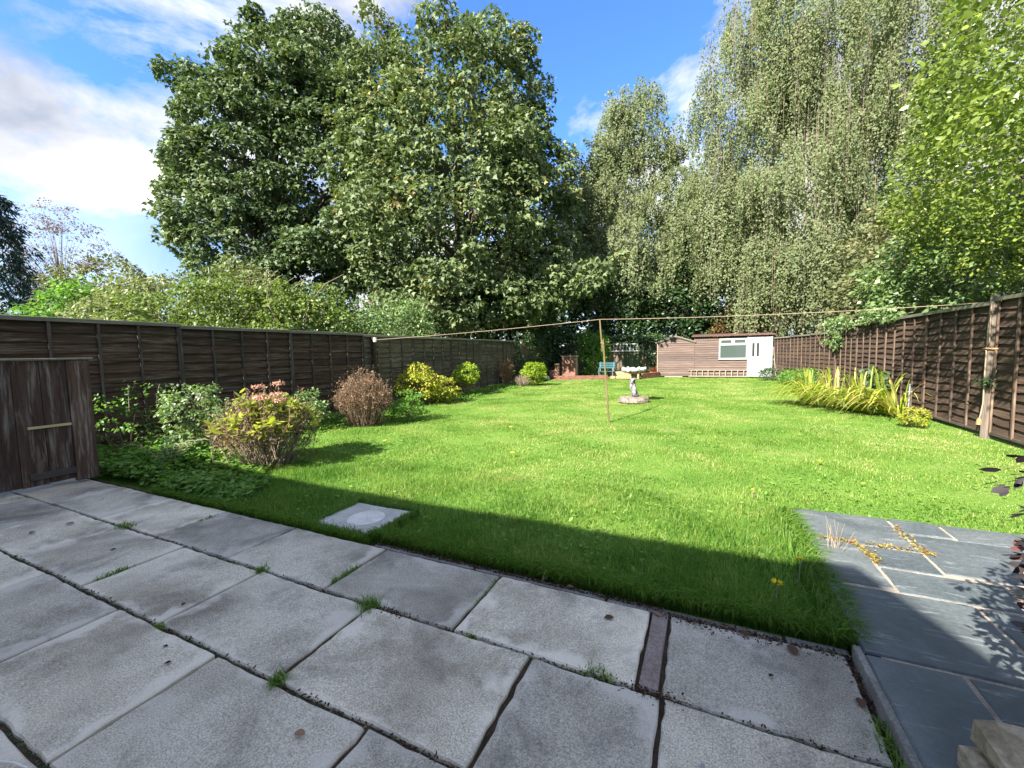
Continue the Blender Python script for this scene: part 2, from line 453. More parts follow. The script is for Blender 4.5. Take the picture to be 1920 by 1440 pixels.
m_leaf('grass_blade', [(0, (0.05, 0.145, 0.013)), (0.35, (0.115, 0.222, 0.030)), (0.65, (0.205, 0.305, 0.058)), (0.86, (0.335, 0.38, 0.115)), (1.0, (0.48, 0.42, 0.21))], 0.45, 0.5, 0.25, (1.1, 1.3, 0.55))

# ------------------------------------------------------------------ mesh helpers


def wloc(o):
    v = Vector((0, 0, 0))
    while o is not None:
        v += o.location
        o = o.parent
    return v


def empty(name, loc, label=None, cat=None, group=None, kind=None, parent=None):
    o = bpy.data.objects.new(name, None)
    o.empty_display_size = 0.2
    COL.objects.link(o)
    o.location = Vector(loc)
    if parent:
        o.parent = parent
        o.location = Vector(loc) - wloc(parent)
    return tag(o, label, cat, group, kind)


def tag(o, label=None, cat=None, group=None, kind=None):
    if label: o['label'] = label
    if cat: o['category'] = cat
    if group: o['group'] = group
    if kind: o['kind'] = kind
    return o


def raw_mesh(name, V, F, mat, smooth=False, tint=None):
    me = bpy.data.meshes.new(name)
    V = np.asarray(V, dtype=np.float32)
    if isinstance(F, np.ndarray):
        nf, k = F.shape
        me.vertices.add(len(V))
        me.vertices.foreach_set('co', V.ravel())
        me.loops.add(nf * k)
        me.loops.foreach_set('vertex_index', F.astype(np.int32).ravel())
        me.polygons.add(nf)
        me.polygons.foreach_set('loop_start', np.arange(0, nf * k, k, dtype=np.int32))
        me.polygons.foreach_set('loop_total', np.full(nf, k, dtype=np.int32))
    else:
        me.from_pydata([tuple(map(float, v)) for v in V], [], F)
    if tint is not None:
        at = me.attributes.new('tint', 'FLOAT', 'POINT')
        at.data.foreach_set('value', np.asarray(tint, dtype=np.float32))
    if smooth:
        me.polygons.foreach_set('use_smooth', np.ones(len(me.polygons), dtype=bool))
    me.materials.append(MATS[mat])
    me.update(calc_edges=True)
    me.validate()
    return me


def mob(name, V, F, mat, parent=None, smooth=False, tint=None, org=None):
    V = np.asarray(V, dtype=np.float64)
    if org is None:
        org = V.mean(0) if parent else np.array([V[:, 0].mean(), V[:, 1].mean(), V[:, 2].min()])
    me = raw_mesh(name, V - org, F, mat, smooth, tint)
    o = bpy.data.objects.new(name, me)
    COL.objects.link(o)
    o.location = Vector(org)
    if parent:
        o.parent = parent
        o.location = Vector(org) - wloc(parent)
    return o


def inst(name, me, loc, rot=(0, 0, 0), scale=(1, 1, 1), parent=None):
    o = bpy.data.objects.new(name, me)
    COL.objects.link(o)
    o.location = Vector(loc) - (wloc(parent) if parent else Vector((0, 0, 0)))
    o.rotation_euler = rot
    o.scale = scale
    o.parent = parent
    return o


class MB:
    """collects shapes into one mesh"""

    def __init__(s):
        s.V, s.F = [], []

    def add(s, V, F):
        n = len(s.V)
        s.V += [tuple(v) for v in V]
        s.F += [tuple(i + n for i in f) for f in F]
        return s

    def box(s, x0, x1, y0, y1, z0, z1, bev=0.0):
        if bev <= 0:
            V = [(x, y, z) for z in (z0, z1) for y in (y0, y1) for x in (x0, x1)]
            return s.add(V, [(0, 2, 3, 1), (4, 5, 7, 6), (0, 1, 5, 4), (2, 6, 7, 3), (0, 4, 6, 2), (1, 3, 7, 5)])
        b = bev
        V = []
        for z, i in ((z0, b), (z0 + b, 0), (z1 - b, 0), (z1, b)):
            V += [(x0 + i, y0 + i, z), (x1 - i, y0 + i, z), (x1 - i, y1 - i, z), (x0 + i, y1 - i, z)]
        F = [(3, 2, 1, 0), (12, 13, 14, 15)]
        for k in range(3):
            for j in range(4):
                a, c = k * 4 + j, k * 4 + (j + 1) % 4
                F.append((a, c, c + 4, a + 4))
        return s.add(V, F)

    def tube(s, pts, rad, n=6, cap=True):
        pts = [Vector(p) for p in pts]
        rad = rad if hasattr(rad, '__len__') else [rad] * len(pts)
        V, F = [], []
        for i, p in enumerate(pts):
            d = (pts[min(i + 1, len(pts) - 1)] - pts[max(i - 1, 0)]).normalized()
            a = d.cross(Vector((0.31, 0.17, 0.93)) if abs(d.z) < 0.9 else Vector((1, 0.1, 0))).normalized()
            b = d.cross(a)
            for k in range(n):
                t = 2 * PI * k / n
                V.append(p + (a * math.cos(t) + b * math.sin(t)) * rad[i])
        for i in range(len(pts) - 1):
            for k in range(n):
                F.append((i * n + k, i * n + (k + 1) % n, (i + 1) * n + (k + 1) % n, (i + 1) * n + k))
        if cap:
            F.append(tuple(range(n))[::-1]); F.append(tuple(range((len(pts) - 1) * n, len(pts) * n)))
        return s.add(V, F)

    def lathe(s, c, prof, n=20, wob=None):
        V, F = [], []
        for i, (r, z) in enumerate(prof):
            for k in range(n):
                t = 2 * PI * k / n
                rr, dz = r, 0.0
                if wob: rr, dz = wob(r, z, t)
                V.append((c[0] + rr * math.cos(t), c[1] + rr * math.sin(t), c[2] + z + dz))
        for i in range(len(prof) - 1):
            for k in range(n):
                F.append((i * n + k, i * n + (k + 1) % n, (i + 1) * n + (k + 1) % n, (i + 1) * n + k))
        F.append(tuple(range(n))[::-1]); F.append(tuple(range((len(prof) - 1) * n, len(prof) * n)))
        return s.add(V, F)

    def prism(s, poly, y0, y1):
        """polygon of (x, z) pushed from y0 to y1"""
        n = len(poly)
        V = [(x, y0, z) for x, z in poly] + [(x, y1, z) for x, z in poly]
        F = [tuple(range(n)), tuple(range(n, 2 * n))[::-1]] + [((k + 1) % n, k, k + n, (k + 1) % n + n) for k in range(n)]
        return s.add(V, F)

    def build(s, name, mat, parent=None, smooth=False, org=None):
        return mob(name, s.V, s.F, mat, parent, smooth, None, org)


def nrm(a):
    return a / np.maximum(np.linalg.norm(a, axis=-1, keepdims=True), 1e-9)


def unit(n):
    return nrm(rng.normal(size=(n, 3)))


T_DIAMOND = (np.array([[0, 0, 0], [.42, .5, -.10], [1, 0, -.06], [.42, -.5, -.10]]), np.array([[0, 1, 2], [0, 2, 3]]))
T_OVAL = (np.array([[0, 0, 0], [.28, .42, -.06], [.68, .40, -.09], [1, 0, -.10], [.68, -.40, -.09], [.28, -.42, -.06]]), np.array([[0, 1, 2], [0, 2, 3], [0, 3, 4], [0, 4, 5]]))
T_LOBED = (np.array([[0, 0, .02], [.22, .56, -.10], [.52, .22, 0], [1, 0, -.14], [.52, -.22, 0], [.22, -.56, -.10]]), np.array([[0, 1, 2], [0, 2, 3], [0, 3, 4], [0, 4, 5]]))


def leaf_arrays(P, A, N, L, W, T=T_DIAMOND):
    """leaves at P along A, facing N, length L, width W"""
    A = nrm(A)
    N = N - (N * A).sum(-1, keepdims=True) * A
    N = nrm(N)
    Sd = np.cross(N, A)
    tv, tf = T
    L = np.broadcast_to(np.asarray(L, float).reshape(-1, 1, 1) if np.ndim(L) else L, (len(P), 1, 1))
    W = np.broadcast_to(np.asarray(W, float).reshape(-1, 1, 1) if np.ndim(W) else W, (len(P), 1, 1))
    V = P[:, None, :] + A[:, None, :] * tv[None, :, 0:1] * L + Sd[:, None, :] * tv[None, :, 1:2] * W + N[:, None, :] * tv[None, :, 2:3] * L
    k = len(tv)
    F = (tf[None] + (np.arange(len(P)) * k)[:, None, None]).reshape(-1, 3)
    return V.reshape(-1, 3), F, k


def leaves_obj(name, mat, P, A, N, L, W, T=T_DIAMOND, tint=None, parent=None, org=None):
    V, F, k = leaf_arrays(P, A, N, L, W, T)
    if tint is None:
        tint = rng.random(len(P))
    return mob(name, V, F, mat, parent, False, np.repeat(np.clip(tint, 0, 1), k), org)


def sticks(P0, P1, r0, r1):
    """many thin tapered three-sided stems"""
    n = len(P0)
    d = nrm(P1 - P0)
    ref = np.where(np.abs(d[:, 2:3]) < .9, np.array([[0, 0, 1.]]), np.array([[1., 0, 0]]))
    a = nrm(np.cross(d, ref)); b = np.cross(d, a)
    ang = np.array([0, 2 * PI / 3, 4 * PI / 3])
    ring = a[:, None] * np.cos(ang)[None, :, None] + b[:, None] * np.sin(ang)[None, :, None]
    r0 = np.broadcast_to(np.asarray(r0, float).reshape(-1, 1, 1), (n, 1, 1)); r1 = np.broadcast_to(np.asarray(r1, float).reshape(-1, 1, 1), (n, 1, 1))
    V = np.concatenate([P0[:, None] + ring * r0, P1[:, None] + ring * r1], 1).reshape(-1, 3)
    f = np.array([[0, 1, 4, 3], [1, 2, 5, 4], [2, 0, 3, 5]])
    F = (f[None] + (np.arange(n) * 6)[:, None, None]).reshape(-1, 4)
    return V, F


def crown_points(ells, n_clump, shell=(0.62, 1.0), keep_inside=0.72):
    """clump centres near the skin of a union of ellipsoids (cx,cy,cz,rx,ry,rz)"""
    ells = np.array(ells, float)
    area = (ells[:, 3] * ells[:, 4] + ells[:, 3] * ells[:, 5] + ells[:, 4] * ells[:, 5])
    pts, dirs = [], []
    while len(pts) < n_clump:
        e = ells[rng.choice(len(ells), p=area / area.sum())]
        d = unit(1)[0]
        r = rng.uniform(*shell) ** 0.6
        p = e[:3] + d * e[3:] * r
        q = (((p - ells[:, :3]) / ells[:, 3:]) ** 2).sum(1) ** .5
        if q.min() < keep_inside * rng.uniform(0.6, 1):
            continue
        pts.append(p); dirs.append(d)
    return np.array(pts), np.array(dirs)


def clump_leaves(C, D, rad, n_each, size, wid, up=0.6, out=0.55, droop=0.5, jit=0.55, flat=0.7, spread_tint=0.55):
    """leaves on the upper outer skin of every clump"""
    n = len(C)
    R = rad * rng.uniform(0.6, 1.35, n)
    k = n_each
    c = np.repeat(C, k, 0); dd = np.repeat(D, k, 0); r = np.repeat(R, k)[:, None]
    u = unit(n * k)
    u = nrm(u + dd * 0.45 + np.array([0, 0, 0.35]))
    rr = rng.uniform(0.35, 1.0, (n * k, 1)) ** 0.6
    P = c + u * r * rr * np.array([1, 1, flat])
    N = nrm(u * out + np.array([0, 0, up]) + rng.normal(size=(n * k, 3)) * jit)
    A = nrm(u * np.array([1, 1, .3]) + np.array([0, 0, -droop]) + rng.normal(size=(n * k, 3)) * 0.45)
    L = size * rng.uniform(0.65, 1.3, n * k)
    W = L * wid
    t = np.clip(np.repeat(rng.beta(2, 2.2, n), k) * spread_tint + rng.random(n * k) * (1 - spread_tint), 0, 1)
    return P, A, N, L, W, t


def limbs(base, top, crown_pts, r0, n=14, mat='bark_grey', name='trunk', parent=None, lean=(0, 0), split=0.3):
    """tapered trunk with limbs that reach into the crown"""
    mb = MB()
    base, top = np.array(base, float), np.array(top, float)
    seg = 7
    axis = [base + (top - base) * t + np.array([math.sin(t * 5) * .12, math.cos(t * 4) * .12, 0]) * t for t in np.linspace(0, 1, seg)]
    mb.tube(axis, [r0 * (1.25 if i == 0 else 1) * (1 - .82 * i / (seg - 1)) for i in range(seg)], 9)
    idx = rng.choice(len(crown_pts), min(n, len(crown_pts)), replace=False)
    for i in idx:
        q = crown_pts[i]
        t = np.clip((q[2] - base[2]) / max(top[2] - base[2], .1) * 0.62, split, 0.9) * rng.uniform(.75, 1.0)
        s = base + (top - base) * t
        mid = s + (q - s) * .5 + np.array([0, 0, .12 * np.linalg.norm(q - s)])
        rl = r0 * (1 - .8 * t) * .5
        mb.tube([s, s + (mid - s) * .5, mid, q], [rl, rl * .75, rl * .5, rl * .15], 6)
    return mb.build(name, mat, parent, True)


def tree(name, label, base, top_z, ells, r0, n_clump, rad, n_each, size, wid, mat, bark='bark_grey', T=T_LOBED, group=None, shell=(.62, 1), nl=16, cat='tree', bumps=0, **kw):
    ells = list(ells)
    big = list(ells)
    for _ in range(bumps):
        q = big[rng.integers(len(big))]
        d = unit(1)[0]
        r = rng.uniform(.55, 1.15)
        ells.append(tuple(np.array(q[:3]) + d * np.array(q[3:]) * 1.08) + (r, r, r * .8))
    C, D = crown_points(ells, n_clump, shell)
    e = empty(name, base, label, cat, group)
    limbs(base, (base[0], base[1], top_z), C, r0, nl, bark, 'trunk', e)
    P, A, N, L, W, t = clump_leaves(C, D, rad, n_each, size, wid, **kw)
    leaves_obj('crown', mat, P, A, N, L, W, T, t, e)
    return e, C


def bush(name, label, base, ells, n_clump, rad, n_each, size, wid, mat, bark='twig_brown', T=T_DIAMOND, cat='shrub', group=None, shell=(.5, 1), stems=14, sr=0.012, part='foliage', **kw):
    C, D = crown_points(ells, n_clump, shell, .45)
    e = empty(name, base, label, cat, group)
    b = np.array(base, float)
    idx = rng.choice(len(C), min(stems, len(C)), replace=False)
    mb = MB()
    for i in idx:
        q = C[i]
        s = b + np.array([rng.normal() * .06, rng.normal() * .06, 0])
        mb.tube([s, s + (q - s) * .5 + np.array([0, 0, .08]), q], [sr, sr * .8, sr * .4], 5)
    mb.build('stem', bark, e)
    P, A, N, L, W, t = clump_leaves(C, D, rad, n_each, size, wid, **kw)
    P[:, 2] = np.maximum(P[:, 2], b[2] + .03)
    leaves_obj(part, mat, P, A, N, L, W, T, t, e)
    return e


def grid_sheet(x0, x1, y0, y1, nx, ny, zf):
    xs, ys = np.linspace(x0, x1, nx), np.linspace(y0, y1, ny)
    X, Y = np.meshgrid(xs, ys)
    V = np.stack([X.ravel(), Y.ravel(), zf(X, Y).ravel()], 1)
    i = np.arange(nx * ny).reshape(ny, nx)
    F = np.stack([i[:-1, :-1].ravel(), i[:-1, 1:].ravel(), i[1:, 1:].ravel(), i[1:, :-1].ravel()], 1)
    return V, F


# ------------------------------------------------------------------ the ground
def lawn_z(x, y):
    return 0.012 * np.sin(x * 1.3 + y * .7) + 0.012 * np.sin(y * 1.1 - x * .4) + 0.008 * np.sin(x * 3.1) * np.sin(y * 2.7) - 0.035


V, F = grid_sheet(-1500, 1500, -1500, 1500, 2, 2, lambda X, Y: X * 0 - 0.16)
tag(mob('ground', V, F, 'far_ground', org=np.zeros(3)), 'rough green ground reaching past the gardens', kind='structure')
V, F = grid_sheet(-8.5, 4.3, 2.46, 26, 90, 160, lawn_z)
tag(mob('lawn', V, F, 'lawn_soil', smooth=True, org=np.zeros(3)), 'sunlit lawn between the two fences', kind='structure')

# patio: bedding sheet and one slab at a time
patio = MB().box(-9, 0.70, -3.1, 2.44, -0.14, -0.022).build('patio', 'soil', org=np.zeros(3))
tag(patio, 'weathered grey concrete slab patio in the shade', kind='structure')


def slab_mesh(w, d, h=0.05, seed=0, rag=0.006):
    """slab with chipped, slightly uneven edges"""
    r = np.random.default_rng(seed)
    nx, ny = 17, 11
    ring = [(x, 0) for x in np.linspace(0, w, nx)][:-1] + [(w, y) for y in np.linspace(0, d, ny)][:-1] + [(x, d) for x in np.linspace(w, 0, nx)][:-1] + [(0, y) for y in np.linspace(d, 0, ny)][:-1]
    c = np.array([w / 2, d / 2])
    ring = np.array(ring)
    n = len(ring)
    jit = r.uniform(0, rag, (n, 1))
    inn = nrm(c - ring)
    top = ring + inn * (jit + .007)
    mid = ring + inn * jit
    V = np.vstack([np.c_[top, np.zeros(n)], np.c_[mid, np.full(n, -.008)], np.c_[mid, np.full(n, -h)]]) - np.array([w / 2, d / 2, 0])
    F = [tuple(range(n))]
    for k in range(2):
        for j in range(n):
            a, b = k * n + j, k * n + (j + 1) % n
            F.append((a, a + n, b + n, b))
    return V, F


_k = [0]


def lay_slab(x0, x1, y0, y1, mat='paving_concrete', parent=patio, name='paving_slab', z=0.0, h=0.05, gap=0.006, rag=0.013, tilt=0.004):
    _k[0] += 1
    V, F = slab_mesh(x1 - x0 - 2 * gap, y1 - y0 - 2 * gap, h, _k[0], rag)
    me = raw_mesh(name, V, F, mat)
    return inst(name, me, ((x0 + x1) / 2, (y0 + y1) / 2, z + rng.uniform(-.003, .003)), (rng.normal() * tilt, rng.normal() * tilt, rng.normal() * .002), parent=parent)


rows = [
    (1.79, 2.39, [-8.2, -7.2, -6.2, -5.2, -4.21, -3.22, -2.21, -1.22, -0.25]),
    (1.165, 1.79, [-7.6, -6.7, -5.72, -4.75, -3.74, -2.80, -1.80, -0.755, -0.14, 0.69]),
    (0.55, 1.165, [-7.2, -6.2, -5.2, -4.2, -3.19, -2.21, -1.21, -0.2, 0.69]),
    (-0.06, 0.55, [-7.7, -6.7, -5.7, -4.7, -3.7, -2.7, -1.7, -0.7, 0.69]),
    (-0.67, -0.06, [-7.2, -6.2, -5.2, -4.2, -3.2, -2.2, -1.2, -0.2, 0.69]),
    (-1.28, -0.67, [-7.7, -6.7, -5.7, -4.7, -3.7, -2.7, -1.7, -0.7, 0.69]),
]
for y0, y1, xs in rows:
    for a, b in zip(xs[:-1], xs[1:]):
        lay_slab(a, b, y0, y1)
lay_slab(-0.155, 0.655, 1.79, 2.40)
tag(lay_slab(-0.25, -0.155, 1.80, 2.41, 'pink_stone', name='edging_strip', rag=0.004, gap=0.006), 'narrow pinkish stone strip set between two grey slabs')

kerb = MB()
for a in np.arange(-2.35, 0.6, 0.92):
    kerb.box(a, min(a + .905, .67), 2.405 + rng.uniform(-.004, .004), 2.455, -.12, -.004 + rng.uniform(-.006, .003), .006)
tag(kerb.build('lawn_kerb', 'kerb_concrete'), 'narrow concrete kerb half buried between patio and grass', kind='structure')

# raised slate terrace
terrace = empty('slate_terrace', (1.9, 2.5, 0), 'raised blue grey slate terrace beside the patio', kind='structure')
MB().box(0.76, 4.1, -3.1, 4.25, -0.14, 0.073).build('terrace_bed', 'mortar', terrace)
MB().box(0.672, 0.703, -3.1, 2.40, -0.12, 0.066, .004).build('terrace_edge', 'kerb_concrete', terrace)
for (a, b, c, d) in [
    (0.72, 1.38, 3.65, 4.30), (1.38, 1.69, 3.99, 4.30), (1.69, 2.35, 3.98, 4.30), (1.38, 2.02, 3.36, 3.99), (2.02, 2.9, 3.36, 3.98),
    (0.72, 1.04, 3.02, 3.65), (1.04, 1.38, 3.32, 3.65), (1.04, 1.62, 3.00, 3.32), (1.62, 2.6, 2.98, 3.36), (2.35, 3.2, 3.98, 4.30), (2.6, 3.4, 2.4, 3.36),
    (0.69, 1.36, 2.33, 3.00), (1.36, 2.0, 2.33, 2.98), (2.0, 2.6, 2.33, 2.98), (0.69, 1.035, 1.55, 2.33), (1.035, 1.75, 1.75, 2.33), (1.75, 2.6, 1.75, 2.33), (1.035, 2.1, 1.0, 1.75),
    (0.69, 1.035, 0.9, 1.55), (0.69, 1.5, 0.2, 0.9), (0.69, 1.5, -0.6, 0.2)]:
    lay_slab(a, b, c, d, 'slate_stone', terrace, 'slate_slab', 0.08, .03, .008, .004, .002)

# drain cover set in the grass
cov = empty('drain_cover', (-2.83, 2.80, 0), 'pale square concrete drain cover with round inset at lawn edge', 'drain cover')
V, F = slab_mesh(0.72, 0.53, 0.08, 91, .012)
inst('cover_slab', raw_mesh('cover_slab', V, F, 'cover_concrete'), (-2.83, 2.80, 0.004), (0, 0, .02), parent=cov)
MB().lathe((-2.80, 2.78, 0.003), [(0.165, 0), (0.168, .004), (0.155, .007), (0.0, .0075)], 32).build('round_inset', 'cover_inset', cov)

# ------------------------------------------------------------------ the house behind the viewpoint (it shades the patio)
house = empty('house', (-7, -6, 0), 'pale rendered house that shades the patio from behind', 'house')
prof = [(-15, 0), (3.2, 0), (3.2, 2.3), (1.0, 2.52), (-1.24, 5.0), (-15, 5.0)]
MB().prism([(x, z - .12 if z > 3 else z) for x, z in prof], -8.5, -3.15).build('wall', 'render_wall', house)
MB().prism([(-15.2, 4.86), (-1.26, 4.86), (.98, 2.40), (3.4, 2.18), (3.4, 2.30), (1.0, 2.52), (-1.24, 5.0), (-15.2, 5.0)][::-1], -8.8, -2.9).build('roof', 'roof_tile', house)
for x0, x1, z0, z1 in [(-6.4, -4.6, 0.05, 2.1), (-2.6, -1.6, .05, 2.1), (-9.5, -8, .9, 2.1), (-9.5, -8, 3.1, 4.2), (-6, -4.6, 3.1, 4.2)]:
    w = MB().box(x0, x1, -3.17, -3.12, z0, z1).build('window', 'white_upvc', house)
    MB().box(x0 + .07, x1 - .07, -3.13, -3.105, z0 + .07, z1 - .07).build('pane', 'shed_glass', w)

# ------------------------------------------------------------------ lap panel fences
SLATS = {}


def slat_mesh(L, mat, seed, waney=0.02, h=0.175):
    """overlapping board with a wavy lower edge; length along local x, face along -y"""
    r = np.random.default_rng(seed)
    n = 15
    xs = np.linspace(-L / 2, L / 2, n)
    k1, k2, ph = r.uniform(1.5, 4), r.uniform(4, 9), r.uniform(0, 6)
    lo = waney * (np.sin(xs * k1 + ph) * .6 + np.sin(xs * k2 + ph * 2) * .4)
    V, th = [], .011
    for i, x in enumerate(xs):
        V += [(x, -th - .024, lo[i]), (x, .008, h), (x, .016, h), (x, -.018, lo[i] + .001)]
    F = []
    for i in range(n - 1):
        a, b = i * 4, i * 4 + 4
        for j in range(4):
            F.append((a + j, b + j, b + (j + 1) % 4, a + (j + 1) % 4))
    F += [(0, 1, 2, 3), (4 * n - 1, 4 * n - 2, 4 * n - 3, 4 * n - 4)]
    return raw_mesh('slat', np.array(V), [f[::-1] for f in F], mat)


def panel(fence, a, b, z0, z1, n_slat, mats, face, bat_n=4, cap=True, lap_seed=0, waney=.018):
    """panel from a to b (xy points); face = +1/-1: side that carries the battens"""
    a, b = np.array(a, float), np.array(b, float)
    L = float(np.linalg.norm(b - a))
    ang = math.atan2(b[1] - a[1], b[0] - a[0])
    if face < 0:
        ang += PI
    c = (a + b) / 2
    R = Matrix.Rotation(ang, 3, 'Z')

    def loc(x, y, z):
        v = R @ Vector((x, y, 0))
        return (c[0] + v.x, c[1] + v.y, z)
    pn = empty('fence_panel', (c[0], c[1], z0), parent=fence)
    key = (round(L, 2), mats[0], waney)
    if key not in SLATS:
        SLATS[key] = [slat_mesh(L - .01, mats[0], lap_seed * 17 + k, waney, (z1 - z0) / n_slat * 1.32) for k in range(5)]
    pitch = (z1 - z0 - .05) / n_slat
    for k in range(n_slat):
        inst('slat', random.choice(SLATS[key]), loc(0, -.004, z0 + .03 + k * pitch), (rng.normal() * .004, rng.normal() * .0035, ang), parent=pn)
    bk = ('bat', round(z1 - z0, 2), mats[1])
    if bk not in SLATS:
        mb = MB().box(-.018, .018, -.062, -.037, 0, z1 - z0, .003)
        SLATS[bk] = raw_mesh('batten', np.array(mb.V), mb.F, mats[1])
    for k in range(bat_n + 1):
        x = -L / 2 + .02 + (L - .04) * k / bat_n
        inst('batten', SLATS[bk], loc(x, 0, z0), (0, rng.normal() * .006, ang), parent=pn)
    if cap:
        ck = ('cap', round(L, 2), mats[2])
        if ck not in SLATS:
            mb = MB().box(-L / 2, L / 2, -.062, .03, 0, .028, .004).box(-L / 2, L / 2, -.084, -.0635, -.034, .024, .003)
            SLATS[ck] = raw_mesh('capping_rail', np.array(mb.V), mb.F, mats[2])
        inst('capping_rail', SLATS[ck], loc(0, 0, z1 + .001), (0, rng.normal() * .002, ang), parent=pn)
    rk = ('rail', round(L, 2), mats[3])
    if rk not in SLATS:
        mb = MB().box(-L / 2, L / 2, -.052, -.005, 0, .045, .004)
        SLATS[rk] = raw_mesh('bottom_rail', np.array(mb.V), mb.F, mats[3])
    inst('bottom_rail', SLATS[rk], loc(0, -.003, z0 - .02), (0, 0, ang), parent=pn)
    return pn


XL = -8.44
lf = empty('panel_fence', (XL, 10, 0), 'long dark weathered lap panel fence along the flower bed', 'fence')
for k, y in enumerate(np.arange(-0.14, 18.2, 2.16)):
    panel(lf, (XL, y), (XL, min(y + 2.155, 18.45)), 0.06, 2.035 + (.05 if y < 4 else (.02 if y < 8 else 0)), 13, ('fence_dark' if y < 8 else 'fence_weathered_lit', 'fence_dark_batten', 'fence_cap', 'fence_dark_batten'), 1, 4, True, k)
    if k % 1 == 0:
        MB().box(XL - .1, XL - .03, y - .045, y + .045, -.1, 2.0, .004).build('post', 'dark_post', lf)

rf = empty('panel_fence', (4.25, 12, 0), 'sunlit red brown lap panel fence dappled with leaf shade', 'fence')
RB = ('fence_brown', 'fence_brown_batten', 'fence_cap', 'rail_wood')
for k, (ya, yb) in enumerate([(4.9, 7.06), (7.06, 9.22), (9.32, 11.48), (11.48, 13.64), (13.64, 15.80), (15.80, 17.96)]):
    panel(rf, (4.24, ya), (4.24, yb), 0.06, 2.15 if k != 1 else 2.2, 15, RB, -1, 4, True, 50 + k, .024)
for y in (7.06, 11.48, 13.64, 15.8, 17.98):
    MB().box(4.27, 4.35, y - .045, y + .045, -.1, 2.12, .004).build('post', 'post_wood', rf)
mp_ = MB().tube([(4.17, 9.27, -.1), (4.175, 9.27, .6), (4.165, 9.265, 1.3), (4.18, 9.26, 2.27)], [.062, .06, .058, .056], 8).build('post', 'post_wood', rf)
tag(mp_, 'stout knotty grey post that holds the clothes line')

ff = empty('panel_fence', (3.7, 21, 0), 'shaded brown fence run leading up to the white shed door', 'fence')
for k, (pa, pb) in enumerate([((4.22, 18.0), (3.90, 20.1)), ((3.90, 20.1), (3.56, 22.2)), ((3.56, 22.2), (3.22, 24.25))]):
    panel(ff, pa, pb, 0.05, 2.0 - .01 * k, 12, ('fence_brown', 'fence_brown_batten', 'fence_cap', 'rail_wood'), -1, 5, True, 80 + k)

# ------------------------------------------------------------------ back boundary of upright boards
bf = empty('board_fence', (-5.5, 25.2, 0), 'weathered upright board fence behind the teal bench', 'fence')
bm_ = [raw_mesh('board', *(lambda mb: (np.array(mb.V), mb.F))(MB().box(-.06, .06, -.011, .011, 0, 1.86, .003)), m) for m in ('close_board', 'close_board', 'green_board')]
x = -8.6
while x < -2.3:
    inst('board', bm_[2] if -4.3 < x < -3.3 else bm_[0], (x, 25.2 + rng.uniform(-.008, .008), -.02), (0, rng.normal() * .008, 0), (1, 1, rng.uniform(.97, 1.04)), bf)
    x += .128
for z in (.4, 1.5):
    MB().box(-8.6, -2.3, 25.225, 25.27, z, z + .08).build('rail', 'rail_wood', bf)
sf = empty('side_fence', (-8.46, 21.8, 0), 'ivy covered end of the boundary fence behind the bed', 'fence')
for y in np.arange(18.6, 25.2, .128):
    inst('board', bm_[0], (-8.5, y, -.02), (0, 0, PI / 2 + rng.normal() * .01), (1, 1, rng.uniform(.97, 1.04)), sf)

# ------------------------------------------------------------------ gate standing open on the far side of the patio
gate = empty('garden_gate', (-6.95, 1.7, 0), 'old dark plank gate with peeling paint standing open', 'gate')
gy = [.35, .66, .97, 1.28, 1.57, 1.80, 2.02, 2.24]
gz0, gz1 = .06, 1.50
for a, b in zip(gy[:-1], gy[1:]):
    MB().box(-6.972, -6.95 + rng.uniform(-.002, .002), a + .003, b - .003, gz0 + rng.uniform(-.01, .01), gz1, .003).build('plank', 'gate_board', gate)
MB().box(-6.985, -6.925, 2.243, 2.445, .03, 1.505, .005).build('stile', 'gate_board', gate)
MB().box(-7.0, -6.91, .35, 2.48, 1.507, 1.53, .004).build('top_rail', 'fence_cap', gate)
MB().box(-6.949, -6.93, 1.88, 2.241, .72, .75, .002).build('latch', 'brass_latch', gate)
MB().box(-6.949, -6.925, 1.86, 2.241, .13, .21, .004).build('hinge_strap', 'rust_iron', gate)
for z in (.25, 1.25):
    MB().box(-7.02, -6.975, .36, 2.44, z, z + .12, .004).build('ledge', 'gate_board', gate)
MB().box(-7.01, -6.93, .30, .345, -.02, 1.6, .004).build('hanging_post', 'dark_post', gate)

# ------------------------------------------------------------------ sheds
SY = 24.3


def board_wall(parent, x0, x1, z0, z1, y, pitch=.125, mat='shed_board', skip=None, topf=None):
    z = z0
    while z < z1 - .01:
        h = min(pitch, z1 - z)
        spans = [(x0, x1)]
        if topf:
            zz = z + h * .5
            a, b = topf(zz)
            spans = [(max(x0, a), min(x1, b))]
        if skip:
            sx0, sx1, sz0, sz1 = skip
            if z + h > sz0 + .02 and z < sz1 - .02:
                spans = [(x0, sx0), (sx1, x1)]
        for a, b in spans:
            if b - a < .05:
                continue
            mb = MB()
            V = [(a, y - .034, z), (b, y - .034, z), (b, y - .002, z + h), (a, y - .002, z + h), (a, y + .02, z), (b, y + .02, z), (b, y + .02, z + h), (a, y + .02, z + h)]
            mb.add(V, [(0, 1, 2, 3), (5, 4, 7, 6), (1, 0, 4, 5), (3, 2, 6, 7), (0, 3, 7, 4), (2, 1, 5, 6)])
            mb.build('board', mat, parent)
        z += pitch


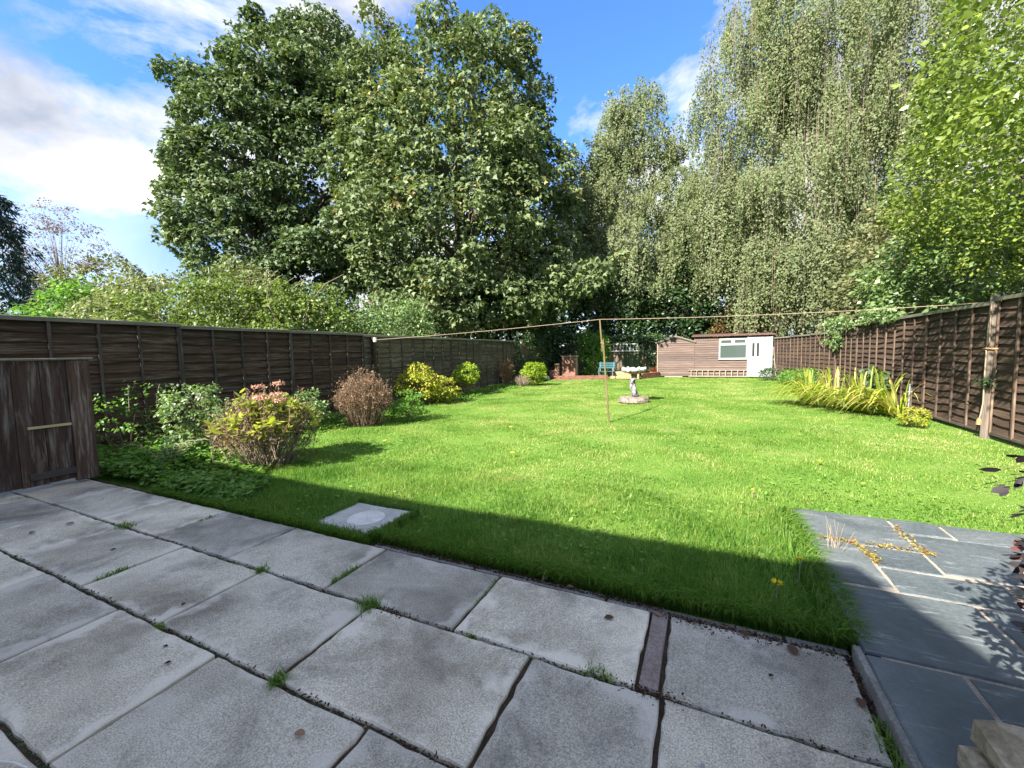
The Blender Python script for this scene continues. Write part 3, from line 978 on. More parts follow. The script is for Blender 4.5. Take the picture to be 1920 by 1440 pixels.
s1 = empty('garden_shed', (-1.41, 25.3, 0), 'small gabled brown timber shed with faded boards', 'shed')
board_wall(s1, -2.34, -.50, .06, 2.14, SY, .118, topf=lambda z: (-9, 9) if z < 1.87 else (-2.34 + (z - 1.87) * 3.3, -.50 - (z - 1.87) * 2.9))
MB().box(-2.33, -.51, SY + .03, 26.3, .02, 1.85).build('side_wall', 'shed_board', s1)
MB().box(-2.375, -2.335, SY - .04, SY + .04, .0, 1.88, .003).build('corner_trim', 'pale_wood', s1)
MB().prism([(-2.46, 1.86), (-1.40, 2.20), (-.40, 1.87), (-.40, 1.92), (-1.40, 2.25), (-2.46, 1.91)][::-1], SY - .09, 26.4).build('roof', 'fence_cap', s1)
MB().prism([(-2.44, 1.815), (-1.40, 2.15), (-.42, 1.825), (-.42, 1.865), (-1.40, 2.195), (-2.44, 1.855)][::-1], SY - .075, SY - .028).build('barge_board', 'rail_wood', s1)
MB().box(-1.425, -1.375, SY - .10, SY - .076, 2.13, 2.34, .003).build('finial', 'fence_cap', s1)

s2 = empty('workshop_shed', (1.3, 25.5, 0), 'wide brown boarded shed with white window and red roof edge', 'shed')
board_wall(s2, -.47, 2.02, .05, 2.08, SY + .0, .118, skip=(.70, 2.0, .95, 2.02))
MB().box(-.46, 3.12, SY + .03, 26.6, .02, 2.06).build('side_wall', 'shed_board', s2)
MB().box(-.505, -.472, SY - .04, SY + .03, .0, 2.1, .003).build('corner_trim', 'shed_board', s2)
MB().box(-.5, 3.14, SY - .035, SY + .02, 2.083, 2.13, .004).build('fascia', 'dark_edge', s2)
rfm = MB()
nrib = 44
for i in range(nrib):
    x0 = -.62 + 3.85 * i / nrib
    x1 = x0 + 3.85 / nrib
    xm = (x0 + x1) / 2
    for (xa, za, xb, zb) in ((x0, 0, xm, .028), (xm, .028, x1, 0)):
        rfm.add([(xa, SY - .16, 2.135 + za), (xb, SY - .16, 2.135 + zb), (xb, 26.7, 2.29 + zb), (xa, 26.7, 2.29 + za), (xa, SY - .16, 2.135 + za + .05), (xb, SY - .16, 2.135 + zb + .05), (xb, 26.7, 2.34 + zb), (xa, 26.7, 2.34 + za)],
                [(4, 5, 6, 7), (0, 3, 2, 1), (0, 1, 5, 4)])
rfm.build('roof', 'shed_felt', s2)
win = MB().box(.70, 2.0, SY - .05, SY + .02, .95, 1.01, .004).box(.70, 2.0, SY - .05, SY + .02, 1.96, 2.02, .004).box(.70, .76, SY - .05, SY + .02, 1.01, 1.96, .004).box(1.94, 2.0, SY - .05, SY + .02, 1.01, 1.96, .004).box(.76, 1.94, SY - .05, SY + .02, 1.66, 1.74, .004).box(1.31, 1.39, SY - .05, SY + .02, 1.74, 1.96, .004).build('window', 'white_upvc', s2)
for a, b, c, d in [(.76, 1.94, 1.01, 1.66), (.76, 1.31, 1.74, 1.96), (1.39, 1.94, 1.74, 1.96)]:
    MB().box(a - .01, b + .01, SY - .012, SY - .006, c - .01, d + .01).build('pane', 'shed_glass', win)
for a, b in [(.765, 1.305), (1.395, 1.935)]:
    MB().box(a, b, SY - .06, SY - .015, 1.745, 1.775, .003).box(a, b, SY - .06, SY - .015, 1.925, 1.955, .003).box(a, a + .03, SY - .06, SY - .015, 1.776, 1.924, .003).box(b - .03, b, SY - .06, SY - .015, 1.776, 1.924, .003).build('opening_light', 'white_upvc', win)
MB().box(.67, 2.03, SY - .09, SY - .051, .925, .955, .004).build('window_sill', 'white_upvc', s2)
door = MB().box(2.04, 2.76, SY - .06, SY + .01, .05, 2.05, .005).build('door', 'white_upvc', s2)
for x in (2.26, 2.46):
    MB().box(x - .05, x + .05, SY - .066, SY - .0605, 1.08, 1.75).build('pane', 'door_glass', door)
    MB().box(x - .07, x + .07, SY - .075, SY - .061, 1.755, 1.785, .002).box(x - .07, x + .07, SY - .075, SY - .061, 1.045, 1.075, .002).box(x - .07, x - .053, SY - .075, SY - .061, 1.076, 1.754, .002).box(x + .053, x + .07, SY - .075, SY - .061, 1.076, 1.754, .002).build('moulding', 'white_upvc', door)
    MB().box(x - .085, x + .085, SY - .07, SY - .061, .28, .85, .006).build('door_panel', 'white_upvc', door)
MB().tube([(2.69, SY - .1, 1.0), (2.69, SY - .1, 1.12)], .012).build('handle', 'aluminium', door)
MB().box(2.78, 3.1, SY - .05, SY + .02, .05, 2.06, .004).build('side_panel', 'pale_panel', s2)
MB().box(2.0, 2.038, SY - .065, SY + .02, .05, 2.075, .004).build('door_frame', 'white_upvc', s2)


def ladder(name, label, c, L, H, n, mat, y, tilt=0.0, slope=0.0):
    e = empty(name, (c[0], y, c[1]), label, 'ladder')
    x0, x1, z0, z1 = c[0] - L / 2, c[0] + L / 2, c[1], c[1] + H
    for z in (z0, z1 - .05):
        MB().box(x0, x1, y - .03 + (tilt if z > z0 else 0), y + (tilt if z > z0 else 0), z, z + .05, .004).build('rail', mat, e)
    for k in range(n):
        x = x0 + L * (k + .5) / n
        MB().tube([(x, y - .015, z0 + .025), (x + slope, y - .015 + tilt, z1 - .025)], .018, 6).build('rung', mat, e)
    return e


ladder('wooden_ladder', 'pale wooden ladder lying on its edge against the shed foot', (.62, .03), 2.75, .37, 10, 'pale_wood', SY - .16, .08)
ladder('metal_ladder', 'silver metal ladder hung sideways on the back board fence', (-4.38, 1.44), 1.75, .46, 9, 'aluminium', 25.12, 0, .06)
tag(MB().box(-1.95, -1.05, SY - .26, SY - .12, .0, .05, .006).build('timber_plank', 'pale_wood'), 'pale timber plank on the ground before the gabled shed', 'plank')
for k, (xa, xb, h, lab) in enumerate([(3.22, 3.13, 1.55, 'taller thin stick leaning by the white shed door'), (3.34, 3.16, .95, 'shorter thin stick leaning by the white shed door')]):
    tag(MB().tube([(xa, SY - .45, 0), (xb, SY - .08, h)], .018, 6).build('leaning_stick', 'pale_wood'), lab, 'stick', 'sticks leaning by the shed door')

# ------------------------------------------------------------------ brickwork at the end of the lawn
BR = {}


def brick_block(parent, x0, x1, y0, y1, z0, courses, mat, bl=.215, bh=.065, name='brick', jit=.006, top_lo=0):
    """running-bond bricks on a mortar core"""
    MB().box(x0 + .012, x1 - .012, y0 + .012, y1 - .012, z0, z0 + courses * (bh + .01) - .004).build('mortar_core', 'mortar', parent)
    key = (bl, bh, mat)
    if key not in BR:
        BR[key] = []
        for s in range(3):
            mb = MB().box(-bl / 2, bl / 2, -.05, .05, 0, bh, .006)
            BR[key].append(raw_mesh('brick', np.array(mb.V) + np.random.default_rng(s).normal(size=(len(mb.V), 3)) * .0015, mb.F, mat))
    for c in range(courses):
        z = z0 + c * (bh + .01)
        off = (bl + .01) / 2 if c % 2 else 0
        for yy in (y0 + .05, y1 - .05):
            x = x0 - off
            while x < x1 - .03:
                a, b = max(x, x0), min(x + bl, x1)
                if b - a > .04:
                    inst(name, random.choice(BR[key]), ((a + b) / 2, yy + rng.uniform(-jit, jit), z), (0, 0, rng.normal() * .01), ((b - a) / bl, 1, 1), parent)
                x += bl + .01


bp = empty('brick_barbecue', (-6.9, 22.6, 0), 'red brick pillar of an old barbecue with pale cap', 'barbecue')
brick_block(bp, -7.28, -6.5, 22.35, 22.95, .0, 16, 'red_brick')
MB().box(-7.33, -6.46, 22.3, 23.0, 1.206, 1.25, .006).build('cap_slab', 'grey_stone', bp)
bp2 = empty('brick_pier', (-7.75, 22.4, 0), 'low broken red brick pier beside the barbecue pillar', 'brick pier')
brick_block(bp2, -7.66, -7.42, 22.2, 22.5, .0, 11, 'red_brick', jit=.015)
brick_block(bp2, -8.0, -7.67, 22.2, 22.6, .0, 6, 'red_brick', jit=.02)
bw = empty('tan_brick_stack', (-3.8, 22.4, 0), 'sunlit stack of tan bricks beside the bird bath', 'brick stack')
brick_block(bw, -4.55, -3.06, 22.3, 22.75, .0, 5, 'tan_brick', jit=.008)


def low_wall(name, label, pts, h):
    e = empty(name, (pts[0][0], pts[0][1], 0), label, 'wall')
    for (x0, y0), (x1, y1) in zip(pts[:-1], pts[1:]):
        L = math.hypot(x1 - x0, y1 - y0)
        ang = math.atan2(y1 - y0, x1 - x0)
        n = max(1, int(L / .225))
        if ('lw', 0) not in BR:
            mb = MB().box(-.11, .11, -.05, .05, 0, .068, .006)
            BR[('lw', 0)] = raw_mesh('brick', np.array(mb.V), mb.F, 'red_brick')
        for c in range(h):
            for k in range(n):
                t = (k + .5 + (.5 if c % 2 else 0)) / n
                if t > 1: continue
                inst('brick', BR[('lw', 0)], (x0 + (x1 - x0) * t, y0 + (y1 - y0) * t, c * .076 - .02), (0, 0, ang + rng.normal() * .02), (L / n / .232, 1, 1), e)
    return e


low_wall('low_brick_wall', 'low red brick bed edging in front of the barbecue', [(-7.3, 21.0), (-4.6, 21.9)], 3)
low_wall('low_brick_wall', 'low red brick edging between the tan stack and gabled shed', [(-3.02, 22.6), (-2.3, 24.1)], 4)


def rock(loc, r, seed, squash=.6):
    rr = np.random.default_rng(seed)
    V, F = [], []
    n, m = 8, 5
    ph = rr.uniform(0, 6, 3)
    for i in range(m + 1):
        th = PI * i / m
        for k in range(n):
            t = 2 * PI * k / n
            q = r * (1 + .22 * math.sin(2 * t + ph[0]) * math.sin(th) + rr.normal() * .09)
            V.append((loc[0] + q * math.sin(th) * math.cos(t), loc[1] + q * math.sin(th) * math.sin(t), loc[2] + r * squash * (1 - math.cos(th)) * (1 + rr.normal() * .04)))
    for i in range(m):
        for k in range(n):
            F.append((i * n + k, (i + 1) * n + k, (i + 1) * n + (k + 1) % n, i * n + (k + 1) % n))
    return V, F


for k, (x, y, r, lab) in enumerate([(-7.9, 20.9, .2, 'largest grey rubble stone at the end of the brick edging'), (-7.6, 20.75, .15, 'middle sized grey rubble stone touching the brick edging'), (-8.2, 21.0, .14, 'small grey rubble stone furthest from the brick edging'), (-7.75, 21.15, .17, 'grey rubble stone heaped behind the largest one')]):
    V, F = rock((x, y, -.02), r, 40 + k)
    tag(mob('rubble_stone', V, F, 'grey_stone'), lab, 'stone', 'rubble by the barbecue')

bn = empty('garden_bench', (-4.75, 22.25, 0), 'small teal slatted bench in front of the back fence', 'bench')
for k in range(3):
    MB().box(-5.18, -4.3, 22.38 + k * .012, 22.40 + k * .012, .55 + k * .115, .64 + k * .115, .004).build('back_slat', 'bench_teal', bn)
for k in range(4):
    MB().box(-5.18, -4.3, 22.0 + k * .09, 22.07 + k * .09, .385, .41, .004).build('seat_slat', 'bench_teal', bn)
for x in (-5.1, -4.38):
    MB().tube([(x, 22.02, 0), (x, 22.05, .385)], .018).build('leg', 'bench_iron', bn)
    MB().tube([(x, 22.42, 0), (x, 22.36, .39), (x, 22.43, .90)], .018).build('leg', 'bench_iron', bn)
    MB().tube([(x, 22.03, .36), (x, 22.05, .56), (x, 22.38, .60)], .016).build('armrest', 'bench_iron', bn)

pot = empty('flower_pot', (-2.55, 24.0, 0), 'terracotta pot of red flowers beside the gabled shed', 'plant pot')
MB().lathe((-2.55, 24.0, .0), [(.11, 0), (.15, .22), (.17, .22), (.17, .28), (.14, .28), (.13, .25), (0, .25)], 16).build('pot', 'terracotta', pot)
P = np.array([-2.55, 24.0, .38]) + rng.normal(size=(130, 3)) * np.array([.10, .08, .07])
leaves_obj('blooms', 'petal_red', P, unit(130), unit(130), .06, .05, T_DIAMOND, None, pot)

# ------------------------------------------------------------------ bird bath
bb = empty('bird_bath', (-1.84, 12.35, 0), 'weathered stone bird bath with scalloped white bowl on the lawn', 'bird bath')


def plw(r, z, t):
    return r * (1 + .05 * math.sin(5 * t) + .035 * math.sin(9 * t + 1)) if r > .01 else r, .012 * math.sin(7 * t + z * 30)


MB().lathe((-1.84, 12.35, -.03), [(.41, 0), (.42, .09), (.405, .14), (.37, .175), (.22, .185), (0, .185)], 28, plw).build('plinth', 'plinth_mix', bb, True)
for k in range(11):
    a = -2.9 + k * .26
    MB().box(-.055, .055, -.025, .025, 0, .06, .006)
    mb = MB()
    c, s = math.cos(a), math.sin(a)
    cx, cy = -1.84 + .425 * c, 12.35 + .425 * s
    tx, ty = -s, c
    w, d, h = .055, .022, .055
    V = [(cx + tx * i * w + c * j * d, cy + ty * i * w + s * j * d, z) for z in (.015, .015 + h) for i, j in ((-1, -1), (1, -1), (1, 1), (-1, 1))]
    mb.add(V, [(3, 2, 1, 0), (4, 5, 6, 7), (0, 1, 5, 4), (1, 2, 6, 5), (2, 3, 7, 6), (3, 0, 4, 7)])
    mb.build('brick', 'pink_stone' if k % 3 == 0 else 'plinth_mix', bb)
path = [(-1.80, 12.32, .17), (-1.81, 12.32, .27), (-1.86, 12.33, .40), (-1.89, 12.34, .50), (-1.87, 12.35, .60), (-1.845, 12.35, .70), (-1.84, 12.35, .80)]
MB().tube(path, [.085, .07, .058, .066, .06, .058, .075], 12).build('pedestal', 'bath_stone', bb, True)
for k in range(3):
    pts = [Vector(p) + Vector((math.cos(k * 2.1 + i * .8) * .055, math.sin(k * 2.1 + i * .8) * .055, 0)) for i, p in enumerate(path)]
    MB().tube(pts, [.045, .05, .04, .05, .042, .04, .045], 7).build('twisted_root', 'bath_stone', bb, True)
MB().lathe((-1.84, 12.35, .80), [(.07, 0), (.16, .03), (.25, .07), (.27, .10), (0, .10)], 24).build('bowl_underside', 'terracotta', bb, True)


def rimw(r, z, t):
    return r * (1 + .07 * math.sin(11 * t) + .03 * math.sin(23 * t)), (.022 * math.sin(11 * t + 1) + .01 * math.sin(17 * t)) * (1 if z < .1 else 1.4)


MB().lathe((-1.84, 12.35, .875), [(.26, 0), (.32, .02), (.335, .065), (.32, .105), (.27, .11), (.24, .07), (.0, .06)], 66, rimw).build('bowl_rim', 'bath_rim', bb, True)

# ------------------------------------------------------------------ clothes line
prop = empty('clothes_prop', (-1.86, 8.96, 0), 'wooden two piece clothes prop holding up the washing line', 'clothes prop')
MB().box(-.021, .021, -.014, .014, 0, 1.74, .003)


def pole(p0, p1, w, d):
    p0, p1 = Vector(p0), Vector(p1)
    mb = MB()
    V = [(p.x + i * w, p.y + j * d, p.z) for p in (p0, p1) for i, j in ((-1, -1), (1, -1), (1, 1), (-1, 1))]
    return mb.add(V, [(3, 2, 1, 0), (4, 5, 6, 7), (0, 1, 5, 4), (1, 2, 6, 5), (2, 3, 7, 6), (3, 0, 4, 7)])


pole((-1.86, 8.96, -.05), (-1.985, 8.96, 1.74), .018, .014).build('lower_pole', 'prop_wood', prop)
pole((-2.012, 8.99, 1.55), (-2.06, 8.985, 2.17), .014, .011).build('upper_pole', 'prop_wood', prop)
MB().tube([(-1.97, 8.94, 1.66), (-2.03, 8.94, 1.67), (-2.03, 9.0, 1.66), (-1.96, 9.0, 1.65), (-1.965, 8.94, 1.655)], .006).build('binding', 'rope', prop)

hp = empty('line_post', (-8.30, 8.80, 0), 'dark square post against the long fence carrying a white hook', 'post')
MB().box(-8.36, -8.27, 8.755, 8.845, -.1, 1.99, .005).build('shaft', 'dark_post', hp)
MB().box(-8.268, -8.20, 8.76, 8.83, 1.85, 1.97, .01).build('hook_block', 'white_plastic', hp)

cl = empty('clothes_line', (-2, 8.97, 2.1), 'thin pale washing line strung across the garden', 'clothes line')


def sag(a, b, s, n=14):
    a, b = np.array(a), np.array(b)
    return [a + (b - a) * t - np.array([0, 0, s * 4 * t * (1 - t)]) for t in np.linspace(0, 1, n)]


MB().tube(sag((-8.2, 8.8, 1.915), (-2.045, 8.985, 2.178), .03), .005, 5).build('line_span', 'rope', cl)
MB().tube(sag((-2.045, 8.985, 2.178), (4.12, 9.17, 2.155), .05), .005, 5).build('line_span', 'rope', cl)
MB().tube([(4.10, 9.17, 2.15), (4.105, 9.18, 1.9), (4.11, 9.18, 1.52), (4.10, 9.25, 1.42), (4.10, 9.22, 1.38), (4.09, 9.20, 1.0), (4.085, 9.18, .55), (4.06, 9.17, .36), (4.05, 9.17, .30)], .0095, 5).build('hanging_end', 'rope', cl)
MB().tube([(4.10, 9.32, 1.42), (4.09, 9.2, 1.43), (4.20, 9.16, 1.42), (4.25, 9.27, 1.41), (4.16, 9.35, 1.42)], .011, 5).build('knot', 'orange_rope', cl)
MB().tube([(4.05, 9.17, .31), (4.045, 9.165, .27), (4.04, 9.16, .20)], [.012, .028, .03], 6).build('frayed_tassel', 'orange_rope', cl)
tag(MB().tube([(3.78, 10.95, -.1), (3.79, 10.95, .72)], .016, 6).box(3.74, 3.83, 10.94, 10.96, .55, .575).build('metal_stake', 'steel_stake'), 'grey metal stake standing by the strappy plant', 'stake')

# ------------------------------------------------------------------ stone planter and purple shrub at the near edge
pl = empty('stone_planter', (1.3, 1.4, 0.08), 'buff stone planter corner at the edge of the slate', 'planter')


def stone(x0, x1, y0, y1, z0, z1, seed, mat='buff_stone'):
    r = np.random.default_rng(seed)
    mb = MB().box(x0, x1, y0, y1, z0, z1, min(.028, (z1 - z0) * .3))
    V = np.array(mb.V) + r.normal(size=(len(mb.V), 3)) * .011
    return mob('stone', V, mb.F, mat, pl)


for k, (a, b, c, d, e, f) in enumerate([
    (.815, 1.12, 1.50, 1.775, .19, .30), (1.13, 1.52, 1.53, 1.77, .185, .295), (1.53, 1.95, 1.54, 1.77, .19, .30), (.82, 1.07, 1.16, 1.49, .19, .30), (.815, 1.06, .80, 1.15, .185, .30),
    (.80, 1.0, 1.50, 1.78, .075, .185), (1.01, 1.4, 1.54, 1.775, .075, .18), (1.41, 1.95, 1.54, 1.77, .075, .18), (.81, 1.05, 1.2, 1.49, .075, .185), (.80, 1.05, .80, 1.19, .075, .18)]):
    stone(a, b, c, d, e, f, 60 + k)
MB().box(1.08, 1.9, .82, 1.52, .075, .24).build('planter_soil', 'soil', pl)

ps = empty('purple_shrub', (1.34, 1.45, .24), 'dark purple leaved shrub in the stone planter', 'shrub')
C, D = crown_points([(1.46, 1.92, .90, .46, .40, .46), (1.22, 1.88, .66, .25, .26, .32), (1.55, 1.9, .6, .4, .35, .3)], 520, (.15, 1), .05)
ib = rng.choice(520, 50, replace=False)
mb = MB()
for i in ib:
    s = np.array([1.34, 1.42, .22]) + rng.normal(size=3) * np.array([.05, .04, 0])
    mb.tube([s, s + (C[i] - s) * .55 + np.array([0, 0, .08]), C[i]], [.009, .007, .003], 5)
mb.build('stem', 'twig_brown', ps)
P, A, N, L, W, t = clump_leaves(C, D, .085, 11, .05, .5, up=.7, droop=.25, flat=1)
leaves_obj('foliage', 'leaf_purple', P, A, N, L, W, T_OVAL, t ** 1.4, ps)

# ------------------------------------------------------------------ trees behind the garden
FW = np.array([-0.4223, 0.9065]); RT = np.array([0.9065, 0.4223])

tree('sycamore_tree', 'tall dark green sycamore, the one nearer the open sky', (-23.4, 16.8, 0), 18.5,
     [(-22.9, 17.2, 17.0, 2.7, 2.7, 3.8), (-25.2, 15.8, 13.6, 2.6, 2.6, 4.4), (-26.2, 14.7, 9.8, 1.9, 1.9, 2.8), (-22.0, 18.1, 12.5, 3.0, 3.0, 6.8), (-24.2, 15.4, 8.4, 3.2, 3.0, 3.8), (-21.2, 19.3, 18.2, 2.6, 2.6, 3.4), (-23.2, 15.6, 5.2, 3.0, 2.6, 2.0), (-19.4, 18.8, 12, 2.6, 2.6, 6.8), (-20.4, 17.2, 6.0, 2.6, 2.6, 2.8), (-23.6, 16.6, 12.6, 3.4, 3.2, 5.4)],
     .5, 1500, .74, 58, .23, .92, 'leaf_sycamore', nl=30, group='sycamores behind the gardens', droop=.7, shell=(.55, 1), bumps=22)
tree('sycamore_tree', 'broad sycamore with browning leaf tips in the centre', (-13.2, 21.4, 0), 18,
     [(-13.44, 21.48, 15.3, 4.32, 4.32, 4.8), (-17.04, 19.68, 14.34, 3.0, 3.0, 4.8), (-11.52, 23.16, 16.98, 2.88, 2.88, 4.08), (-12.96, 20.4, 8.46, 5.76, 5.64, 4.2), (-9.36, 24.12, 10.5, 2.4, 2.4, 4.68), (-16.68, 18.72, 8.22, 2.64, 2.64, 3.84), (-12.36, 20.4, 4.38, 4.56, 4.32, 1.8), (-8.88, 23.52, 6.18, 2.64, 2.64, 2.64), (-13.4, 20.6, 11.6, 5.4, 5.2, 4.6), (-3.5, 19.6, 5.6, 0.2, 0.25, 0.15), (-5.9, 20.4, 5.3, 1.2, 0.9, 0.5)],
     .5, 1600, .78, 58, .235, .92, 'leaf_sycamore_warm', nl=34, group='sycamores behind the gardens', droop=.7, shell=(.55, 1), bumps=24)


def weeping(name, label, base, top_z, ells, n_tips, strands, leaves_per, ln, size, r0, group=None, mat='leaf_birch', spread=.45, tipmin=.3):
    e = empty(name, base, label, 'tree', group)
    C, D = crown_points(ells, n_tips, (.25, 1.0), .3)
    limbs(base, (base[0], base[1], top_z), C, r0, 34, 'bark_birch', 'trunk', e, split=.25)
    n = n_tips * strands
    S0 = np.repeat(C, strands, 0) + rng.normal(size=(n, 3)) * np.array([spread, spread, .25])
    out = nrm(np.repeat(D, strands, 0) * np.array([1, 1, 0]) + 1e-6)
    Ln = np.repeat(rng.uniform(*ln, n_tips), strands) * rng.uniform(.55, 1.15, n)
    Ln = np.minimum(Ln, S0[:, 2] - tipmin)
    k = leaves_per
    t = rng.random((n, k)) ** .85
    sway = rng.normal(size=(n, 1, 3)) * .16 * np.array([1, 1, 0])
    P = S0[:, None] + out[:, None] * (np.sin(np.minimum(t, .5) * PI) * .35)[..., None] + sway * t[..., None] + np.array([0, 0, -1.]) * (t * Ln[:, None])[..., None]
    P = P.reshape(-1, 3) + rng.normal(size=(n * k, 3)) * .075
    A = nrm(rng.normal(size=(n * k, 3)) * .6 + np.array([0, 0, -.8]))
    N = nrm(rng.normal(size=(n * k, 3)) * .5 + np.repeat(out, k, 0) * .8 + np.array([0, 0, .5]))
    L = size * rng.uniform(.7, 1.3, n * k)
    tint = np.repeat(rng.beta(2, 2, n_tips), strands * k) * .6 + rng.random(n * k) * .4
    leaves_obj('crown', mat, P, A, N, L, L * .68, T_DIAMOND, tint, e)
    V, F = sticks(S0[::3], S0[::3] - np.c_[np.zeros((len(S0[::3]), 2)), Ln[::3]], .012, .004)
    tag(mob('hanging_twigs', V, F, 'twig_pale', e), kind='stuff')
    return e


weeping('weeping_birch', 'huge weeping silver birch trailing over the shed roof', (5.0, 28.6, 0), 19,
        [(4.2, 29.6, 19.6, 2.8, 2.8, 4.6), (1.6, 28.0, 16.2, 2.0, 2.0, 5.0), (6.6, 30.2, 16.4, 2.8, 2.8, 7.7), (4.2, 27.4, 10.2, 3.6, 3.4, 5.2), (8.6, 28.2, 11.0, 2.6, 2.6, 6.0), (0.5, 26.8, 11.0, 1.3, 1.3, 5.0), (9.5, 27.0, 17, 3, 3, 6), (5.0, 25.6, 6.4, 3.4, 1.4, 3.0), (2.4, 26.2, 7.4, 1.6, 1.3, 3.2)],
        560, 15, 31, (1.4, 4.4), .125, .2, spread=.27, tipmin=1.6)
weeping('birch_tree', 'slimmer loose birch standing between sycamore and weeping birch', (-4.0, 29.8, 0), 14.0,
        [(-4.4, 30.0, 16.8, 1.9, 1.7, 2.4), (-6.2, 29.1, 12.6, 1.7, 1.6, 3.8), (-2.6, 30.4, 12.6, 1.8, 1.7, 4.0), (-4.5, 28.4, 7.8, 3.2, 2.6, 3.8), (-7.0, 28.6, 7.6, 1.8, 1.6, 3.0), (-1.2, 29.4, 7.4, 1.8, 1.6, 3.0), (-0.9, 29.8, 11.2, 1.2, 1.3, 3.0), (-7.6, 28.8, 11.8, 1.6, 1.6, 3.2), (-8.2, 28.0, 7.6, 1.8, 1.6, 3.4), (-5.4, 29.8, 15.6, 1.4, 1.4, 2.6)],
        360, 14, 23, (.6, 1.8), .15, .16, spread=.5)

# near tree leaning over the right-hand fence
tree('cherry_tree', 'bright yellow green tree leaning over the brown fence', (6.9, 12.4, 0), 9.5,
     [(6.9, 12.3, 7.6, 2.6, 3.0, 4.0), (6.6, 11.2, 4.6, 2.1, 2.6, 2.2), (6.4, 13.6, 5.6, 2.2, 2.4, 2.8), (7.0, 9.6, 5.0, 2.3, 2.2, 3.0), (7.8, 11, 9.4, 2.6, 2.8, 3.2), (5.4, 14.6, 5.8, .9, 1.0, 1.5), (3.3, 6.2, 4.7, .75, 2.2, .8), (4.2, 4.8, 5.4, 1.0, 1.8, 1.0), (3.5, 8.2, 4.1, .55, 1.0, .55)],
     .16, 1600, .40, 50, .084, .62, 'leaf_cherry', T=T_OVAL, nl=34, droop=.25, up=.55, flat=.8, shell=(.45, 1))

# dark understorey that closes the far end
for k, (nm, lab, c, ells, ncl, rad, ne, sz, mat) in enumerate([
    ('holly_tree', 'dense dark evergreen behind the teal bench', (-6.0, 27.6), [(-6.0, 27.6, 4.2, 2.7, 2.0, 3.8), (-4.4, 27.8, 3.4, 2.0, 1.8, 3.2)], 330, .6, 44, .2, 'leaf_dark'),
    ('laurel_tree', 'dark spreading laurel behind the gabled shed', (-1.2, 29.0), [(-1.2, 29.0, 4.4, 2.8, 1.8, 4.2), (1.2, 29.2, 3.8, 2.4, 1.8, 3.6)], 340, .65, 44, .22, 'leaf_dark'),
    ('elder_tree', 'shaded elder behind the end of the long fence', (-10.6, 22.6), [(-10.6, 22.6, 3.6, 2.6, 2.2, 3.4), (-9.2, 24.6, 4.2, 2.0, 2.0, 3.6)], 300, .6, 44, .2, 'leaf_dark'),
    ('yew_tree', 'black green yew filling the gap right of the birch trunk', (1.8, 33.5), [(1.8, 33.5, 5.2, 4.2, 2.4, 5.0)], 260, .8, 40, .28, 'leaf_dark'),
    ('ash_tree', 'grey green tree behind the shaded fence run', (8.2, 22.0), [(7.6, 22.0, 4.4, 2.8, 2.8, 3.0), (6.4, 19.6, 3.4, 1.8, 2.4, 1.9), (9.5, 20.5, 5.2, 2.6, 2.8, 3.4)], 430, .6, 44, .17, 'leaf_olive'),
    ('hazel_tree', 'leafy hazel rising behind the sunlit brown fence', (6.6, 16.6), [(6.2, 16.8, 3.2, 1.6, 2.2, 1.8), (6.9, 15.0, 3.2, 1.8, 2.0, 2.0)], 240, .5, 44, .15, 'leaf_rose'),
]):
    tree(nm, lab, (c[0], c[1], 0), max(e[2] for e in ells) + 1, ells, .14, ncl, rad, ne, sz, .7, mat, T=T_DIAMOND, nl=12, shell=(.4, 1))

# brown conifer tops over the shed roof
for k, (x, y, h, lab) in enumerate([(1.15, 28.0, 4.4, 'rust brown conifer tip rising behind the workshop roof'), (2.75, 27.6, 3.4, 'shorter tan brown conifer under the weeping birch')]):
    bush('brown_conifer', lab, (x, y, 0), [(x, y, h * .5, .8, .7, h * .5)], 90, .28, 40, .13, .35, 'leaf_rust', cat='conifer', group='browned conifers behind the shed', droop=.1, flat=1.2)

# far wood closing the horizon
Pw = []
for k in range(760):
    th = rng.uniform(-1.25, 0.95)
    d = rng.uniform(44, 62)
    Pw.append((math.sin(th) * d, math.cos(th) * d, rng.uniform(.5, 12.0 if -.55 < th < .5 else (9.0 if th > -.75 else 5.2))))
C = np.array(Pw)
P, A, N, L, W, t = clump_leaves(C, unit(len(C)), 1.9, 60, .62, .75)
tag(leaves_obj('far_wood', 'leaf_dark', P, A, N, L, W, T_DIAMOND, t), 'distant belt of dark woodland beyond the gardens', 'wood', kind='stuff')

